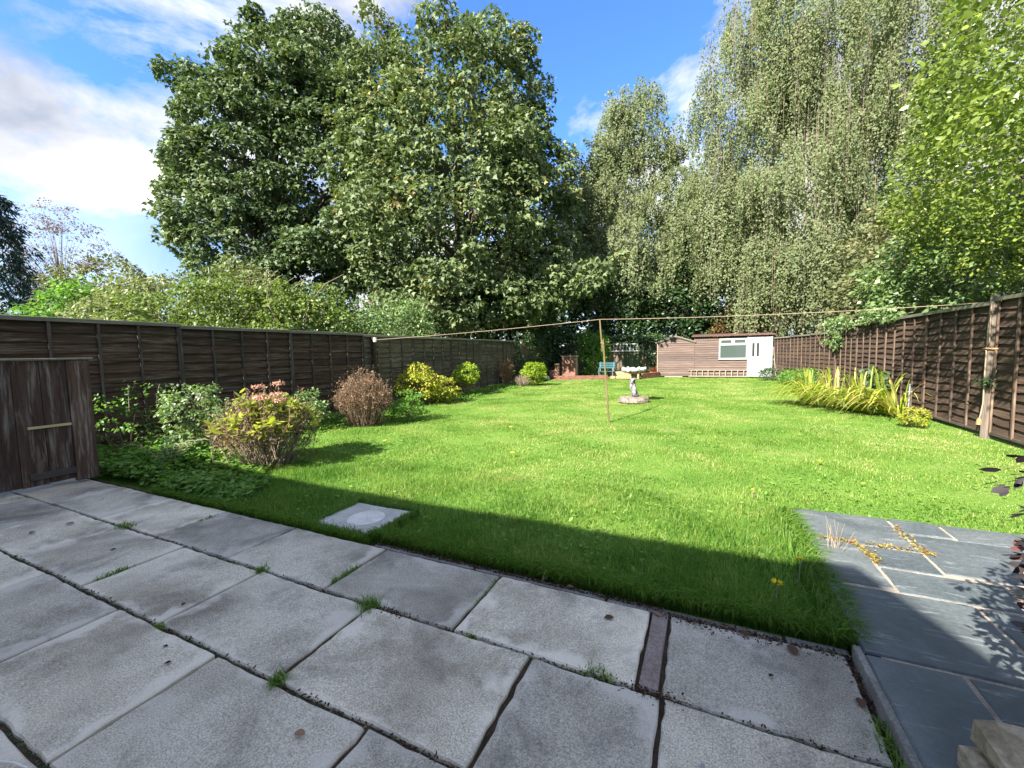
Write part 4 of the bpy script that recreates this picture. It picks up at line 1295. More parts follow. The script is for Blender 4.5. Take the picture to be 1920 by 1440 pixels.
# ------------------------------------------------------------------ neighbours' shrubs beyond the long fence
for k, (nm, lab, c, ells, ncl, rad, ne, sz, mat) in enumerate([
    ('bramble_bush', 'pale green bramble mound over the fence, below the dark sycamore', (-15.0, 7.6), [(-15.0, 7.6, 2.1, 1.9, 1.5, 1.75), (-13.8, 8.2, 2.4, 1.4, 1.4, 1.7)], 260, .45, 44, .12, 'leaf_hedge'),
    ('willow_bush', 'feathery pale bush over the fence, just left of the grey aerial', (-17.4, 7.8), [(-17.4, 7.8, 2.5, 1.7, 1.5, 2.1), (-18.4, 7.2, 1.8, 1.4, 1.4, 1.7)], 220, .45, 44, .12, 'leaf_pale'),
    ('hawthorn_bush', 'yellow green hawthorn topped with thin bare shoots over the fence', (-12.6, 9.2), [(-12.6, 9.2, 2.2, 1.4, 1.3, 1.75), (-11.8, 10.0, 2.2, 1.2, 1.2, 1.55)], 230, .4, 44, .12, 'leaf_hedge'),
    ('privet_bush', 'mid green privet over the fence under the central sycamore', (-10.9, 11.4), [(-10.9, 11.4, 2.0, 1.1, 1.3, 1.45), (-10.6, 13.0, 2.1, 1.1, 1.4, 1.35)], 220, .38, 44, .11, 'leaf_rose'),
    ('dogwood_bush', 'buff tinted bush rising behind the bramble mound', (-16.4, 10.4), [(-16.4, 10.4, 3.4, 1.3, 1.2, 1.9)], 120, .4, 40, .13, 'leaf_pale'),
    ('cherry_laurel', 'deep green rounded laurel over the fence near the dark conifer', (-23.0, 8.2), [(-23.0, 8.2, 2.6, 1.9, 1.7, 2.2), (-24.6, 7.4, 2.0, 1.3, 1.3, 1.8)], 200, .5, 42, .17, 'leaf_weed'),
    ('elder_bush', 'olive bush with thin upright shoots behind the rounded laurel', (-26.0, 10.0), [(-26.0, 10.0, 3.9, 2.5, 2.0, 2.6), (-23.4, 10.8, 3.2, 1.9, 1.7, 2.2)], 260, .5, 40, .17, 'leaf_olive'),
    ('box_bush', 'dense dark green bush just over the near fence, at the picture edge', (-24.8, 6.0), [(-24.8, 6.0, 2.0, 1.2, 1.2, 1.7)], 100, .4, 44, .14, 'leaf_fern'),
]):
    bush(nm, lab, (c[0], c[1], 0), ells, ncl, rad, ne, sz, .6, mat, stems=16, sr=.03, group='shrubs over the long fence')

cf = empty('conifer_tree', (-33.5, 8.0, 0), 'blue green drooping conifer at the far end over the fence', 'tree')
mb = MB().tube([(-33.5, 8, 0), (-33.5, 8, 9.6)], [.25, .04], 8)
mb.build('trunk', 'bark_grey', cf)
Cc, Dc = [], []
for k in range(330):
    z = rng.uniform(.8, 10.2)
    r = 3.1 * (1 - (z / 11.0)) ** .55 * rng.uniform(.55, 1)
    a = rng.uniform(0, 2 * PI)
    Cc.append((-33.5 + r * math.cos(a), 8.0 + r * math.sin(a), z)); Dc.append((math.cos(a), math.sin(a), -.2))
P, A, N, L, W, t = clump_leaves(np.array(Cc), np.array(Dc), .5, 44, .3, .26, droop=.9)
leaves_obj('crown', 'leaf_conifer', P, A, N, L, W, T_DIAMOND, t, cf)

bt = empty('bare_tree', (-36.5, 12.0, 0), 'thin pinkish half bare tree beside the blue green conifer', 'tree')
C, D = crown_points([(-36.5, 12, 7.6, 2.6, 2.6, 3.6)], 170, (.3, 1), .2)
limbs((-36.5, 12, 0), (-36.5, 12, 8.5), C, .09, 70, 'twig_brown', 'trunk', bt, split=.62)
P, A, N, L, W, t = clump_leaves(C, D, .5, 40, .13, .5)
leaves_obj('crown', 'leaf_redtwig', P, A, N, L, W, T_DIAMOND, t, bt)

ar = empty('aerial', (-17.0, 9.6, 0), 'slim grey aerial pole standing above the bushes', 'aerial')
MB().tube([(-17.0, 9.6, 0), (-17.0, 9.6, 4.9)], .02, 6).build('mast', 'steel_stake', ar)
MB().lathe((-17.0, 9.6, 4.25), [(.05, 0), (.07, .06), (.07, .2), (.03, .24)], 10).build('collar', 'aluminium', ar)
hs = empty('bare_shoots', (-12.2, 9.6, 2.0), 'arching bare shoots poking out above the hawthorn', 'shoots')
mb = MB()
for k in range(9):
    b0 = np.array([-12.6 + rng.normal() * .6, 9.3 + rng.normal() * .4, 2.6])
    d = np.array([rng.normal() * .5, rng.normal() * .4, 1.0])
    mb.tube([b0, b0 + d * .6, b0 + d * 1.1 + np.array([.3, .1, .1]), b0 + d * 1.4 + np.array([.8, .2, .05])], [.016, .013, .01, .005], 5)
mb.build('shoot', 'twig_pale', hs)

# ------------------------------------------------------------------ shrubs in the long bed
def twiggy(name, label, base, R, H, n, mat, leafmat, leaf_n, leaf_size, group=None, r=.006, spread=.22, wob=.04, lw=.4, e=None, upper=.15):
    e = e or empty(name, base, label, 'shrub', group)
    b = np.array(base, float)
    a = rng.uniform(0, 2 * PI, n)
    q = rng.random(n) ** .55
    top = np.stack([np.cos(a) * R * q, np.sin(a) * R * q, H * (1 - .42 * q ** 2.2) * rng.uniform(.72, 1.06, n)], 1)
    P0 = b + np.stack([np.cos(a) * R * spread * q, np.sin(a) * R * spread * q, np.zeros(n)], 1)
    mf = .55 + spread * .6
    M = b + top * np.array([mf, mf, .45]) + rng.normal(size=(n, 3)) * wob
    P1 = b + top
    segs = [(P0, M, r, r * .75), (M, P1, r * .75, r * .35)]
    # side twigs
    t = rng.random((n * 4, 1))
    i = np.repeat(np.arange(n), 4)
    s = M[i] + (P1[i] - M[i]) * t
    d = nrm((P1[i] - M[i]) + unit(n * 4) * .28 * np.linalg.norm(P1[i] - M[i], axis=1, keepdims=True) * 3) * H * rng.uniform(.08, .2, (n * 4, 1))
    segs.append((s, s + d, r * .5, r * .25))
    Vs, Fs, o = [], [], 0
    for p0, p1, ra, rb in segs:
        V, F = sticks(p0, p1, ra, rb)
        Vs.append(V); Fs.append(F + o); o += len(V)
    mob('stem', np.vstack(Vs), np.vstack(Fs), mat, e)
    i = rng.integers(0, n * 4, leaf_n)
    P = s[i] + d[i] * rng.random((leaf_n, 1)) + rng.normal(size=(leaf_n, 3)) * .02
    P[:, 2] = np.maximum(P[:, 2], b[2] + upper * H)
    A = nrm(d[i] / np.linalg.norm(d[i], axis=1, keepdims=True) + unit(leaf_n) * .8)
    leaves_obj('foliage', leafmat, P, A, unit(leaf_n) + np.array([0, 0, .6]), leaf_size * rng.uniform(.6, 1.3, leaf_n), leaf_size * lw, T_DIAMOND, None, e)
    return e, P1


hy, tips = twiggy('hydrangea_shrub', 'woody hydrangea with lime leaves and faded pink flower heads', (-5.50, 3.72, 0), .66, 1.04, 190, 'twig_pale', 'leaf_brown', 2900, .055, r=.0065, wob=.07, upper=.1, spread=.42)
sel = rng.choice(190, 165, replace=False)
P, A, N, L = [], [], [], []
for i in sel:
    big = rng.uniform(.6, 1.25)
    lo = rng.random() ** 2 * .45
    c = tips[i] * (1 - lo) + np.array([-5.50, 3.72, .15]) * lo
    for k in range(6):
        a = rng.uniform(0, 2 * PI)
        d = np.array([math.cos(a), math.sin(a), rng.uniform(-.1, 1.3)])
        P.append(c + rng.normal(size=3) * .025); A.append(d); N.append(np.array([-d[0] * .4, -d[1] * .4, 1.0]) + rng.normal(size=3) * .3); L.append(big * rng.uniform(.085, .16))
n = len(P); L = np.array(L)
leaves_obj('large_leaves', 'leaf_limegold', np.array(P), np.array(A), np.array(N), L, L * .48, T_OVAL, np.repeat(rng.random(n // 6), 6) * .6 + rng.random(n) * .4, hy)
top = np.argsort(-(tips[:, 2] + .25 * tips[:, 0]))
for i in top[:12:2]:
    c = tips[i] + np.array([0, 0, .03])
    m = 120
    u = unit(m); u[:, 2] = np.abs(u[:, 2])
    P = c + u * np.array([.085, .085, .04]) + rng.normal(size=(m, 3)) * .008
    leaves_obj('flower_head', 'flower_head', P, unit(m), u, .024, .02, T_DIAMOND, None, hy)

twiggy('dried_shrub', 'rounded dry brown shrub of upright twigs against the fence', (-6.72, 6.75, 0), .60, 1.12, 360, 'twig_brown', 'leaf_brown', 5600, .042, r=.005, wob=.035, lw=.5, upper=.03, spread=.55)

C_ = [(-7.05, 3.65, .62, .42, .42, .5), (-6.75, 3.75, .45, .32, .32, .4)]
rs = bush('rose_bush', 'pale green rose bush with small white flowers beside the hydrangea', (-7.0, 3.65, 0), C_, 85, .16, 30, .055, .7, 'leaf_rose', stems=18, sr=.006, group='roses in the bed')
P = np.array([-7.0, 3.65, .62]) + nrm(rng.normal(size=(24, 3)) + np.array([.3, -.5, .4])) * np.array([.40, .40, .46])
for p in P[:7]:
    leaves_obj('bloom', 'petal_white', p + rng.normal(size=(7, 3)) * .012, unit(7), unit(7), .035, .03, T_OVAL, None, rs)
bush('rose_bush', 'shaded straggly rose growing behind the open gate', (-7.75, 3.1, 0), [(-7.75, 3.1, .5, .5, .5, .5), (-7.4, 3.0, .35, .5, .4, .35), (-7.9, 3.4, .85, .2, .3, .3)], 50, .15, 18, .055, .6, 'leaf_weed', stems=16, sr=.006, group='roses in the bed')
for k in range(9):      # tall flowering shoots of the two bigger roses
    b0 = np.array([-7.0 - .5 * (k % 2) + rng.normal() * .18, 3.6 + rng.normal() * .15 - .3 * (k % 2), .75])
    tp = b0 + np.array([rng.normal() * .1, rng.normal() * .08, rng.uniform(.22, .42)])
    MB().tube([b0, (b0 + tp) / 2 + rng.normal(size=3) * .015, tp], [.004, .003, .002], 4).build('shoot', 'twig_pale', rs)
    q = b0 + (tp - b0) * rng.random((12, 1))
    leaves_obj('shoot_leaves', 'leaf_rose', q, unit(12) + np.array([0, 0, .3]), unit(12) + np.array([0, 0, .8]), .045, .028, T_OVAL, None, rs)
bush('rose_bush', 'low rose between hydrangea and dry brown shrub', (-7.35, 5.75, 0), [(-7.35, 5.75, .42, .38, .36, .38)], 55, .15, 28, .06, .7, 'leaf_rose', stems=10, sr=.006, group='roses in the bed')
fn = empty('silver_fern', (-6.4, 2.95, 0), 'pale feathery frond plant in the shaded bed corner', 'fern')
P, A, N, L = [], [], [], []
mb = MB()
for k in range(9):
    a = rng.uniform(0, 2 * PI); ln = rng.uniform(.35, .55)
    pts = [np.array([-6.4, 2.95, 0]) + np.array([math.cos(a), math.sin(a), 0]) * ln * t + np.array([0, 0, .42 * math.sin(t * 2.0)]) for t in np.linspace(0, 1, 14)]
    mb.tube(pts, .004, 4)
    for i, p in enumerate(pts[2:]):
        for sd in (-1, 1):
            P.append(p); A.append(np.array([-math.sin(a) * sd + math.cos(a) * .5, math.cos(a) * sd + math.sin(a) * .5, .1])); N.append((0, 0, 1)); L.append(.10 * (1 - i / 15))
mb.build('stem', 'twig_pale', fn)
tag(leaves_obj('frond', 'leaf_rose', np.array(P), np.array(A), np.array(N, float), np.array(L), .025, T_DIAMOND, rng.random(len(P)) * .4 + .5, fn), kind='stuff')

bush('spirea_bush', 'yellow and rust coloured bush between dry shrub and lime bush', (-7.62, 10.25, 0), [(-7.75, 10.0, .62, .62, .6, .42), (-7.35, 10.6, .42, .45, .5, .38), (-7.7, 9.95, .95, .28, .28, .22)], 120, .18, 26, .085, .55, 'leaf_yellowgreen', stems=26, sr=.009)
bush('lime_bush', 'bright lime bush on a short stem at mid fence', (-7.8, 12.9, 0), [(-7.8, 12.9, .78, .40, .40, .34)], 60, .15, 34, .075, .55, 'leaf_lime', stems=9, sr=.016)
twiggy('dried_shrub', 'narrow rusty dried plant near the fence end', (-8.1, 16.7, 0), .36, 1.15, 130, 'twig_brown', 'leaf_rust', 1500, .055, r=.006)
bush('lime_bush', 'rounded bright green bush at the end of the bed', (-7.05, 17.6, 0), [(-7.05, 17.6, .55, .5, .48, .48)], 90, .17, 36, .08, .55, 'leaf_lime', stems=12, sr=.012)
twiggy('dry_lavender', 'pale straw coloured dry tuft before the rounded bush', (-7.3, 16.8, 0), .42, .5, 130, 'twig_pale', 'leaf_brown', 420, .035, r=.005)
bush('currant_bush', 'small loose green plant beside the dry brown shrub', (-6.2, 7.6, 0), [(-6.2, 7.6, .32, .3, .4, .35)], 45, .12, 26, .06, .6, 'leaf_weed', stems=10, sr=.005)

# strappy clump and friends by the brown fence
st = empty('strap_plant', (3.15, 12.0, 0), 'sprawling clump of long yellow green strap leaves', 'plant', )
nb = 420
V, F, T = [], [], []
for k in range(nb):
    u = np.clip(rng.choice([.06, .32, .62, .92]) + rng.normal() * .05, 0, 1)
    b0 = np.array([2.45 + 1.3 * u, 13.2 - 1.9 * u + rng.normal() * .22, 0.0])
    up = rng.random() < .2
    a = rng.normal(PI * 1.02, .8 if not up else 1.6)
    L = rng.uniform(.6, 1.25) if not up else rng.uniform(.25, .55)
    rise = rng.uniform(.25, .62) if not up else rng.uniform(.7, 1.05)
    wd = rng.uniform(.014, .028)
    d = np.array([math.cos(a), math.sin(a) * .7, 0]); s_ = np.array([-d[1], d[0], 0]); tn = np.clip(rng.beta(2, 2) + .1, 0, 1)
    nn = 8; o = len(V)
    fall = rng.uniform(2.3, 3.0) if not up else 1.7
    for i in range(nn):
        t = i / (nn - 1)
        p = b0 + d * L * t ** 1.1 + np.array([0, 0, rise * math.sin(t * fall)])
        w = wd * (1 - t ** 3) + .001
        p[2] = max(p[2], .03)
        V += [p - s_ * w + np.array([0, 0, w * .4]), p + s_ * w + np.array([0, 0, w * .4])]; T += [tn, tn]
        if i: F.append((o + 2 * i - 2, o + 2 * i - 1, o + 2 * i + 1, o + 2 * i))
mob('leaf_blades', np.array(V), F, 'leaf_strap', st, False, T)
bush('gold_bush', 'small golden green bush at the foot of the brown fence', (3.55, 10.15, 0), [(3.6, 10.15, .17, .2, .2, .16)], 26, .09, 28, .05, .5, 'leaf_yellowgreen', stems=10, sr=.006)
bush('mallow_plant', 'broad leaved green plant behind the strappy clump', (3.8, 12.9, 0), [(3.8, 12.9, .55, .22, .35, .45)], 26, .14, 16, .13, .8, 'leaf_fern', T=T_OVAL, stems=8, sr=.007)
bush('border_plant', 'low dark border plant by the shed door corner', (2.95, 22.7, 0), [(2.9, 22.7, .28, .5, .45, .3)], 40, .14, 24, .09, .4, 'leaf_fern', stems=10, sr=.006)
bush('border_plant', 'bushy green border plant along the shaded fence', (3.3, 20.2, 0), [(3.3, 20.2, .3, .4, .9, .32), (3.35, 17.6, .35, .4, .9, .34)], 90, .16, 26, .09, .5, 'leaf_weed', stems=14, sr=.006)
bush('fence_weed', 'small fern like weed rooted at the knotty post', (4.12, 9.2, .8), [(4.12, 9.18, .9, .08, .14, .06)], 10, .05, 16, .05, .4, 'leaf_fern', stems=4, sr=.003, cat='weed')

# climbers
def ivy(name, label, boxes, n, size, mat, face, cat='ivy'):
    e = empty(name, (boxes[0][0], boxes[0][2], 0), label, cat)
    P = []
    for b in boxes:
        m = int(n * b[6])
        c = rng.random((m // 26 + 1, 3))
        pts = np.repeat(c, 26, 0)[:m] + rng.normal(size=(m, 3)) * .06
        P.append(np.array([b[0], b[2], b[4]]) + pts * np.array([b[1] - b[0], b[3] - b[2], b[5] - b[4]]))
    P = np.vstack(P); m = len(P)
    P[:, 2] = np.maximum(P[:, 2], .02)
    A = nrm(rng.normal(size=(m, 3)) * .6 + np.array([0, 0, -.6]))
    N = nrm(np.array(face, float) + rng.normal(size=(m, 3)) * .5)
    leaves_obj('foliage', mat, P, A, N, size * rng.uniform(.6, 1.3, m), size * .85, T_LOBED, None, e)
    mb = MB()
    for k in range(10):
        b = boxes[k % len(boxes)]
        x, y = rng.uniform(b[0], b[1]), rng.uniform(b[2], b[3])
        mb.tube([(x, y, b[4] - .02), (x + rng.normal() * .1, y + rng.normal() * .1, (b[4] + b[5]) / 2), (x + rng.normal() * .2, y + rng.normal() * .2, b[5])], [.014, .01, .004], 5)
    mb.build('vine', 'twig_brown', e)
    return e


ivy('ivy', 'dark ivy smothering the end of the long fence', [(-8.6, -8.25, 18.3, 19.6, 0, 2.15, .25), (-8.6, -8.1, 19.6, 25, .3, 2.5, .6), (-8.7, -8.0, 24.0, 25.2, .2, 2.4, .15)], 5200, .11, 'leaf_dark', (.8, -.5, .3))
ivy('climber', 'green climber mounded against the back boards beside the bench', [(-6.6, -5.2, 24.3, 25.1, 0, 2.3, .6), (-7.2, -5.6, 24.7, 25.3, 1.2, 2.7, .4)], 4200, .13, 'leaf_weed', (.1, -.9, .4))
ivy('climber', 'dark climber trailing over the boards above the metal ladder', [(-5.4, -2.3, 25.0, 25.5, 1.9, 2.4, .7), (-3.2, -2.35, 24.6, 25.2, .5, 2.3, .3)], 2600, .12, 'leaf_dark', (.1, -.9, .4))
ivy('climber', 'light green climber spilling over the stepped fence end', [(4.0, 4.3, 17.2, 19.4, 1.5, 2.45, .6), (4.05, 4.3, 13.0, 18.0, 2.1, 2.5, .4)], 2600, .09, 'leaf_rose', (-.9, -.2, .4))

# low cover in the bed
m = 15000
cx = np.concatenate([rng.uniform(-8.35, -4.3, m // 2), rng.uniform(-8.35, -6.4, m // 2)])
cy = np.concatenate([rng.uniform(2.5, 4.2, m // 2), rng.uniform(3.6, 18.3, m // 2)])
edge = -6.75 + np.sin(cy * 1.7) * .25 - (cy > 9) * .55
dens = np.sin(cx * 3.1 + cy * 1.2) * .25 + np.sin(cy * 4.3 - cx * 2) * .25 + rng.random(m)
ok = np.where(cy < 4.2, (cx < -4.3 - (cy - 2.5) * .9 + np.sin(cx * 5) * .12), cx < edge) & (dens > .28)
cx, cy, dens = cx[ok], cy[ok], dens[ok]
n = len(cx)
fade = np.clip((np.where(cy < 4.2, -4.3 - (cy - 2.5) * .9, edge[ok]) - cx) / .7, .25, 1)
hz = fade * np.where(cy < 4.2, .20, .11) * (0.35 + .5 * np.clip(dens, 0, 1.3)) * np.where(cx < -6, 1.3, 1)
P = np.repeat(np.c_[cx, cy, np.zeros(n)], 5, 0) + rng.normal(size=(n * 5, 3)) * np.array([.035, .035, 0])
P[:, 2] = np.repeat(hz, 5) * rng.uniform(.25, 1.1, n * 5)
A = nrm(rng.normal(size=(n * 5, 3)) * np.array([1, 1, .3]))
tag(leaves_obj('ground_cover', 'leaf_weed', P, A, np.array([0, 0, 1.0]) + rng.normal(size=(n * 5, 3)) * .35, rng.uniform(.035, .085, n * 5), .045, T_OVAL), 'leafy green weeds covering the bed along the fence', 'ground cover', kind='stuff')

# ------------------------------------------------------------------ grass
def on_lawn(x, y):
    slate = (x > .74) & (y < 4.30)
    cover = (x > -3.17) & (x < -2.48) & (y < 3.05)
    bed = (x < np.where(y < 4.2, -5.6 - (y - 2.5) * .6, -6.95 - (y > 9) * .5 + np.sin(y * 1.7) * .25))
    endm = y > np.where(x < -4.4, 21 + (x + 7.2) * .33, np.where(x < -2.4, 22.25, 24.1))
    right = x > np.where(y < 18, 4.2, 4.2 - (y - 18) * .16) - .03
    front = y < np.where(x < -2.4, 2.40 + .05 * np.sin(x * 7) + .03 * np.sin(x * 17), 2.47)
    ring = ((x + 1.84) ** 2 + (y - 12.35) ** 2) < .44 ** 2
    return ~(slate | cover | bed | endm | right | front | ring)


WORN = [(1.9, 9.6, 1.5, .5), (2.9, 8.4, .9, .35), (0.6, 10.8, 1.0, .4), (-1.2, 7.2, .9, .4), (-3.4, 6.2, .8, .35), (3.4, 6.6, .7, .5), (-4.6, 9.4, 1.1, .5), (-2.6, 10.6, 1.2, .35), (1.2, 14.5, 1.8, .5), (-3.2, 15.5, 1.6, .6), (2.6, 5.6, .6, .35), (-5.2, 12.6, 1.0, .6), (.2, 18.5, 2.0, .7), (-.6, 5.4, .5, .25), (3.2, 7.4, .5, .25)]


def worn(x, y):
    w = np.zeros_like(x)
    for cx_, cy_, rx, ry in WORN:
        w = np.maximum(w, np.exp(-(((x - cx_) / rx) ** 2 + ((y - cy_) / ry) ** 2)))
    return np.clip(w * (1.0 + .5 * np.sin(x * 7 + y * 5) * np.sin(y * 9 - x * 4)), 0, 1)


def blades(n, y0, y1, h, w, seg, pw=1.0, tb=0.0):
    x = rng.uniform(-7.6, 4.25, n)
    y = y0 + (y1 - y0) * rng.random(n) ** pw
    k = on_lawn(x, y)
    # tufting: keep more where a smooth field is high
    fld = .5 + .25 * np.sin(x * 4.1 + 1.7 * np.sin(y * 2.3)) + .25 * np.sin(y * 5.3 + 1.3 * np.sin(x * 3.7))
    k &= rng.random(n) < (.55 + .5 * fld) * (1 - .35 * worn(x, y))
    x, y, fld = x[k], y[k], fld[k]
    n = len(x)
    long_ = np.exp(-np.maximum(y - 2.45, 0) / .55) * (x > -2.5) + .75 * np.exp(-np.maximum(y - 2.45, 0) / .7) * (x <= -2.5)
    side = np.exp(-np.abs(x - .72) / .16) * (y < 4.4) * .75
    H = h * (1 + 1.5 * np.maximum(long_, side) + .9 * fld) * rng.uniform(.5, 1.25, n)
    wn_ = worn(x, y)
    H = H * (1 - .55 * wn_)
    a = rng.uniform(0, 2 * PI, n)
    d = np.c_[np.cos(a), np.sin(a), np.zeros(n)]
    s = np.c_[-np.sin(a), np.cos(a), np.zeros(n)]
    ph = rng.uniform(0, PI, n)
    s = s * np.cos(ph)[:, None] + d * np.sin(ph)[:, None] * .6
    s = nrm(s)
    lean = rng.uniform(.15, .95, n) * H
    W = w * rng.uniform(.6, 1.3, n)
    b = np.c_[x, y, lawn_z(x, y) - .005]
    up = np.array([0, 0, 1.0])
    if seg == 2:
        m = b + d * (lean * .3)[:, None] + up * (H * .62)[:, None]
        t = b + d * lean[:, None] + up * (H * rng.uniform(.75, 1.0, n))[:, None]
        V = np.stack([b - s * W[:, None], b + s * W[:, None], m - s * (W * .8)[:, None], m + s * (W * .8)[:, None], t], 1).reshape(-1, 3)
        f = np.array([[0, 1, 3], [0, 3, 2], [2, 3, 4]]); kk = 5
    else:
        t = b + d * lean[:, None] + up * H[:, None]
        V = np.stack([b - s * W[:, None], b + s * W[:, None], t], 1).reshape(-1, 3)
        f = np.array([[0, 1, 2]]); kk = 3
    F = (f[None] + (np.arange(n) * kk)[:, None, None]).reshape(-1, 3)
    dry = .5 + .5 * np.sin(x * .9 + 2 * np.sin(y * .55)) * np.sin(y * .8 + 1.1)
    fleck = np.sin(x * 6.1 + 2 * np.sin(y * 3.3)) * np.sin(y * 5.7 + 2 * np.sin(x * 4.1)) + .6 * np.sin(x * 11 + y * 7) * np.sin(y * 13 - x * 5)
    lush = .55 * fleck + np.sin(x * 2.7 + 1.5 * np.sin(y * 1.9)) * np.sin(y * 2.2 + 1.1 * np.sin(x * 1.6))
    tint = np.clip(rng.beta(2.2, 2.4, n) * .8 + tb + .30 * dry * np.clip((y - 3.5) / 3, 0, 1) - .2 * lush + wn_ * rng.uniform(.0, .55, n) + (rng.random(n) < .035) * .5, 0, 1)
    return V, F, np.repeat(tint, kk)


Vs, Fs, Ts, o = [], [], [], 0
for args in ((175000, 2.42, 4.6, .038, .0021, 2, 1.25, -.03), (125000, 4.3, 8.2, .027, .0034, 2, 1.1, .0), (160000, 7.8, 14, .025, .0060, 1, 1.0, .0), (130000, 13.5, 24.2, .027, .011, 1, 1.0, .0)):
    V, F, T = blades(*args)
    Vs.append(V); Fs.append(F + o); Ts.append(T); o += len(V)


def edge_blades(n, xf, yf, hr, lean_to, w=.0024):
    x, y = xf(n), yf(n)
    H = rng.uniform(*hr, n)
    a = np.arctan2(lean_to[1], lean_to[0]) + rng.normal(size=n) * .9
    d = np.c_[np.cos(a), np.sin(a), np.zeros(n)]
    s = nrm(np.c_[-np.sin(a), np.cos(a), np.zeros(n)] + rng.normal(size=(n, 3)) * .4)
    lean = H * rng.uniform(.25, 1.15, n)
    b = np.c_[x, y, np.full(n, -.04)]
    W = w * rng.uniform(.6, 1.3, n)
    m = b + d * (lean * .3)[:, None] + np.c_[np.zeros((n, 2)), H * .7 + .03]
    t = b + d * lean[:, None] + np.c_[np.zeros((n, 2)), H * rng.uniform(.55, .95, n) + .03]
    V = np.stack([b - s * W[:, None], b + s * W[:, None], m - s * (W * .8)[:, None], m + s * (W * .8)[:, None], t], 1).reshape(-1, 3)
    F = (np.array([[0, 1, 3], [0, 3, 2], [2, 3, 4]])[None] + (np.arange(n) * 5)[:, None, None]).reshape(-1, 3)
    return V, F, np.repeat(np.clip(rng.beta(2, 3, n) * .85, 0, 1), 5)


for args in ((5000, lambda n: rng.uniform(.60, .735, n), lambda n: rng.uniform(2.45, 4.3, n), (.06, .16), (1, 0)),
             (5000, lambda n: rng.uniform(.72, 4.1, n), lambda n: rng.uniform(4.27, 4.36, n), (.04, .09), (0, -1)),
             (9000, lambda n: rng.uniform(-2.45, .70, n), lambda n: 2.47 + np.abs(rng.normal(size=n)) * .06, (.05, .15), (.2, -1)),
             (5000, lambda n: rng.uniform(-5.6, -2.4, n), lambda n: 2.40 + np.abs(rng.normal(size=n)) * .05, (.04, .12), (0, -1)),
             (2600, lambda n: rng.choice([-3.19, -2.47], n) + rng.normal(size=n) * .02, lambda n: rng.uniform(2.5, 3.08, n), (.03, .055), (0, 1)),
             (1500, lambda n: rng.uniform(-3.2, -2.45, n), lambda n: 3.09 + rng.normal(size=n) * .015, (.03, .06), (0, 1))):
    V, F, T = edge_blades(*args)
    Vs.append(V); Fs.append(F + o); Ts.append(T); o += len(V)
tag(mob('grass', np.vstack(Vs), np.vstack(Fs), 'grass_blade', tint=np.concatenate(Ts), org=np.zeros(3)), 'green grass blades covering the whole lawn', 'grass', kind='stuff')

# clover and plantain leaves scattered through the lawn
m = 9000
x, y = rng.uniform(-7.4, 4.1, m), 2.5 + 19 * rng.random(m) ** 1.9
k = on_lawn(x, y) & (np.sin(x * 2.3 + y) + np.sin(y * 1.9 - x) > .1)
x, y = x[k], y[k]; m = len(x)
P = np.c_[x, y, lawn_z(x, y) + rng.uniform(.015, .06, m)]
A = nrm(rng.normal(size=(m, 3)) * np.array([1, 1, .25]))
tag(leaves_obj('clover', 'leaf_weed', P, A, np.array([0, 0, 1.0]) + rng.normal(size=(m, 3)) * .3, rng.uniform(.025, .06, m), .028, T_OVAL, rng.random(m) * .5 + .5), 'broad weed leaves mixed into the lawn', 'weeds', kind='stuff')


def dandelion(x, y, h, r, label):
    e = empty('dandelion', (x, y, 0), label, 'flower', 'dandelions in the lawn')
    MB().tube([(x, y, -.02), (x + .004, y - .004, h)], .003, 5).build('stalk', 'leaf_weed' if False else 'twig_pale', e)
    m = 46
    a = rng.uniform(0, 2 * PI, m)
    A = np.c_[np.cos(a), np.sin(a), rng.uniform(.05, 1.2, m)]
    leaves_obj('petals', 'dandelion', np.tile(np.array([x, y, h]), (m, 1)), A, np.array([0, 0, 1.0]) + rng.normal(size=(m, 3)) * .2, r * rng.uniform(.8, 1.1, m), r * .28, T_DIAMOND, None, e)


dandelion(.40, 2.70, .15, .034, 'largest yellow dandelion in the shaded grass by the slate')
dandelion(.58, 3.10, .14, .022, 'smaller yellow dandelion in the long grass near the slate')
dandelion(.47, 4.75, .06, .018, 'yellow dandelion alone in the sunlit grass past the slate')
for k, (x, y, lab) in enumerate([(-3.62, 7.35, 'larger yellow fallen leaf at mid lawn, left of the prop'), (-3.45, 7.22, 'yellow fallen leaf just beside the larger one at mid lawn'), (-2.55, 5.35, 'yellow leaf on the near sunlit grass, below the prop'), (1.35, 6.3, 'yellow leaf on the grass beyond the slate'), (-4.9, 5.3, 'yellow leaf on the grass near the dry shrub')]):
    P = np.array([[x, y, .055]])
    tag(leaves_obj('fallen_leaf', 'leaf_yellowgreen', P, rng.normal(size=(1, 3)) * np.array([1, 1, .2]), np.array([[0, -.3, 1.0]]), .085, .06, T_OVAL, np.full(1, .72)), lab, 'leaf', 'yellow leaves on the lawn')

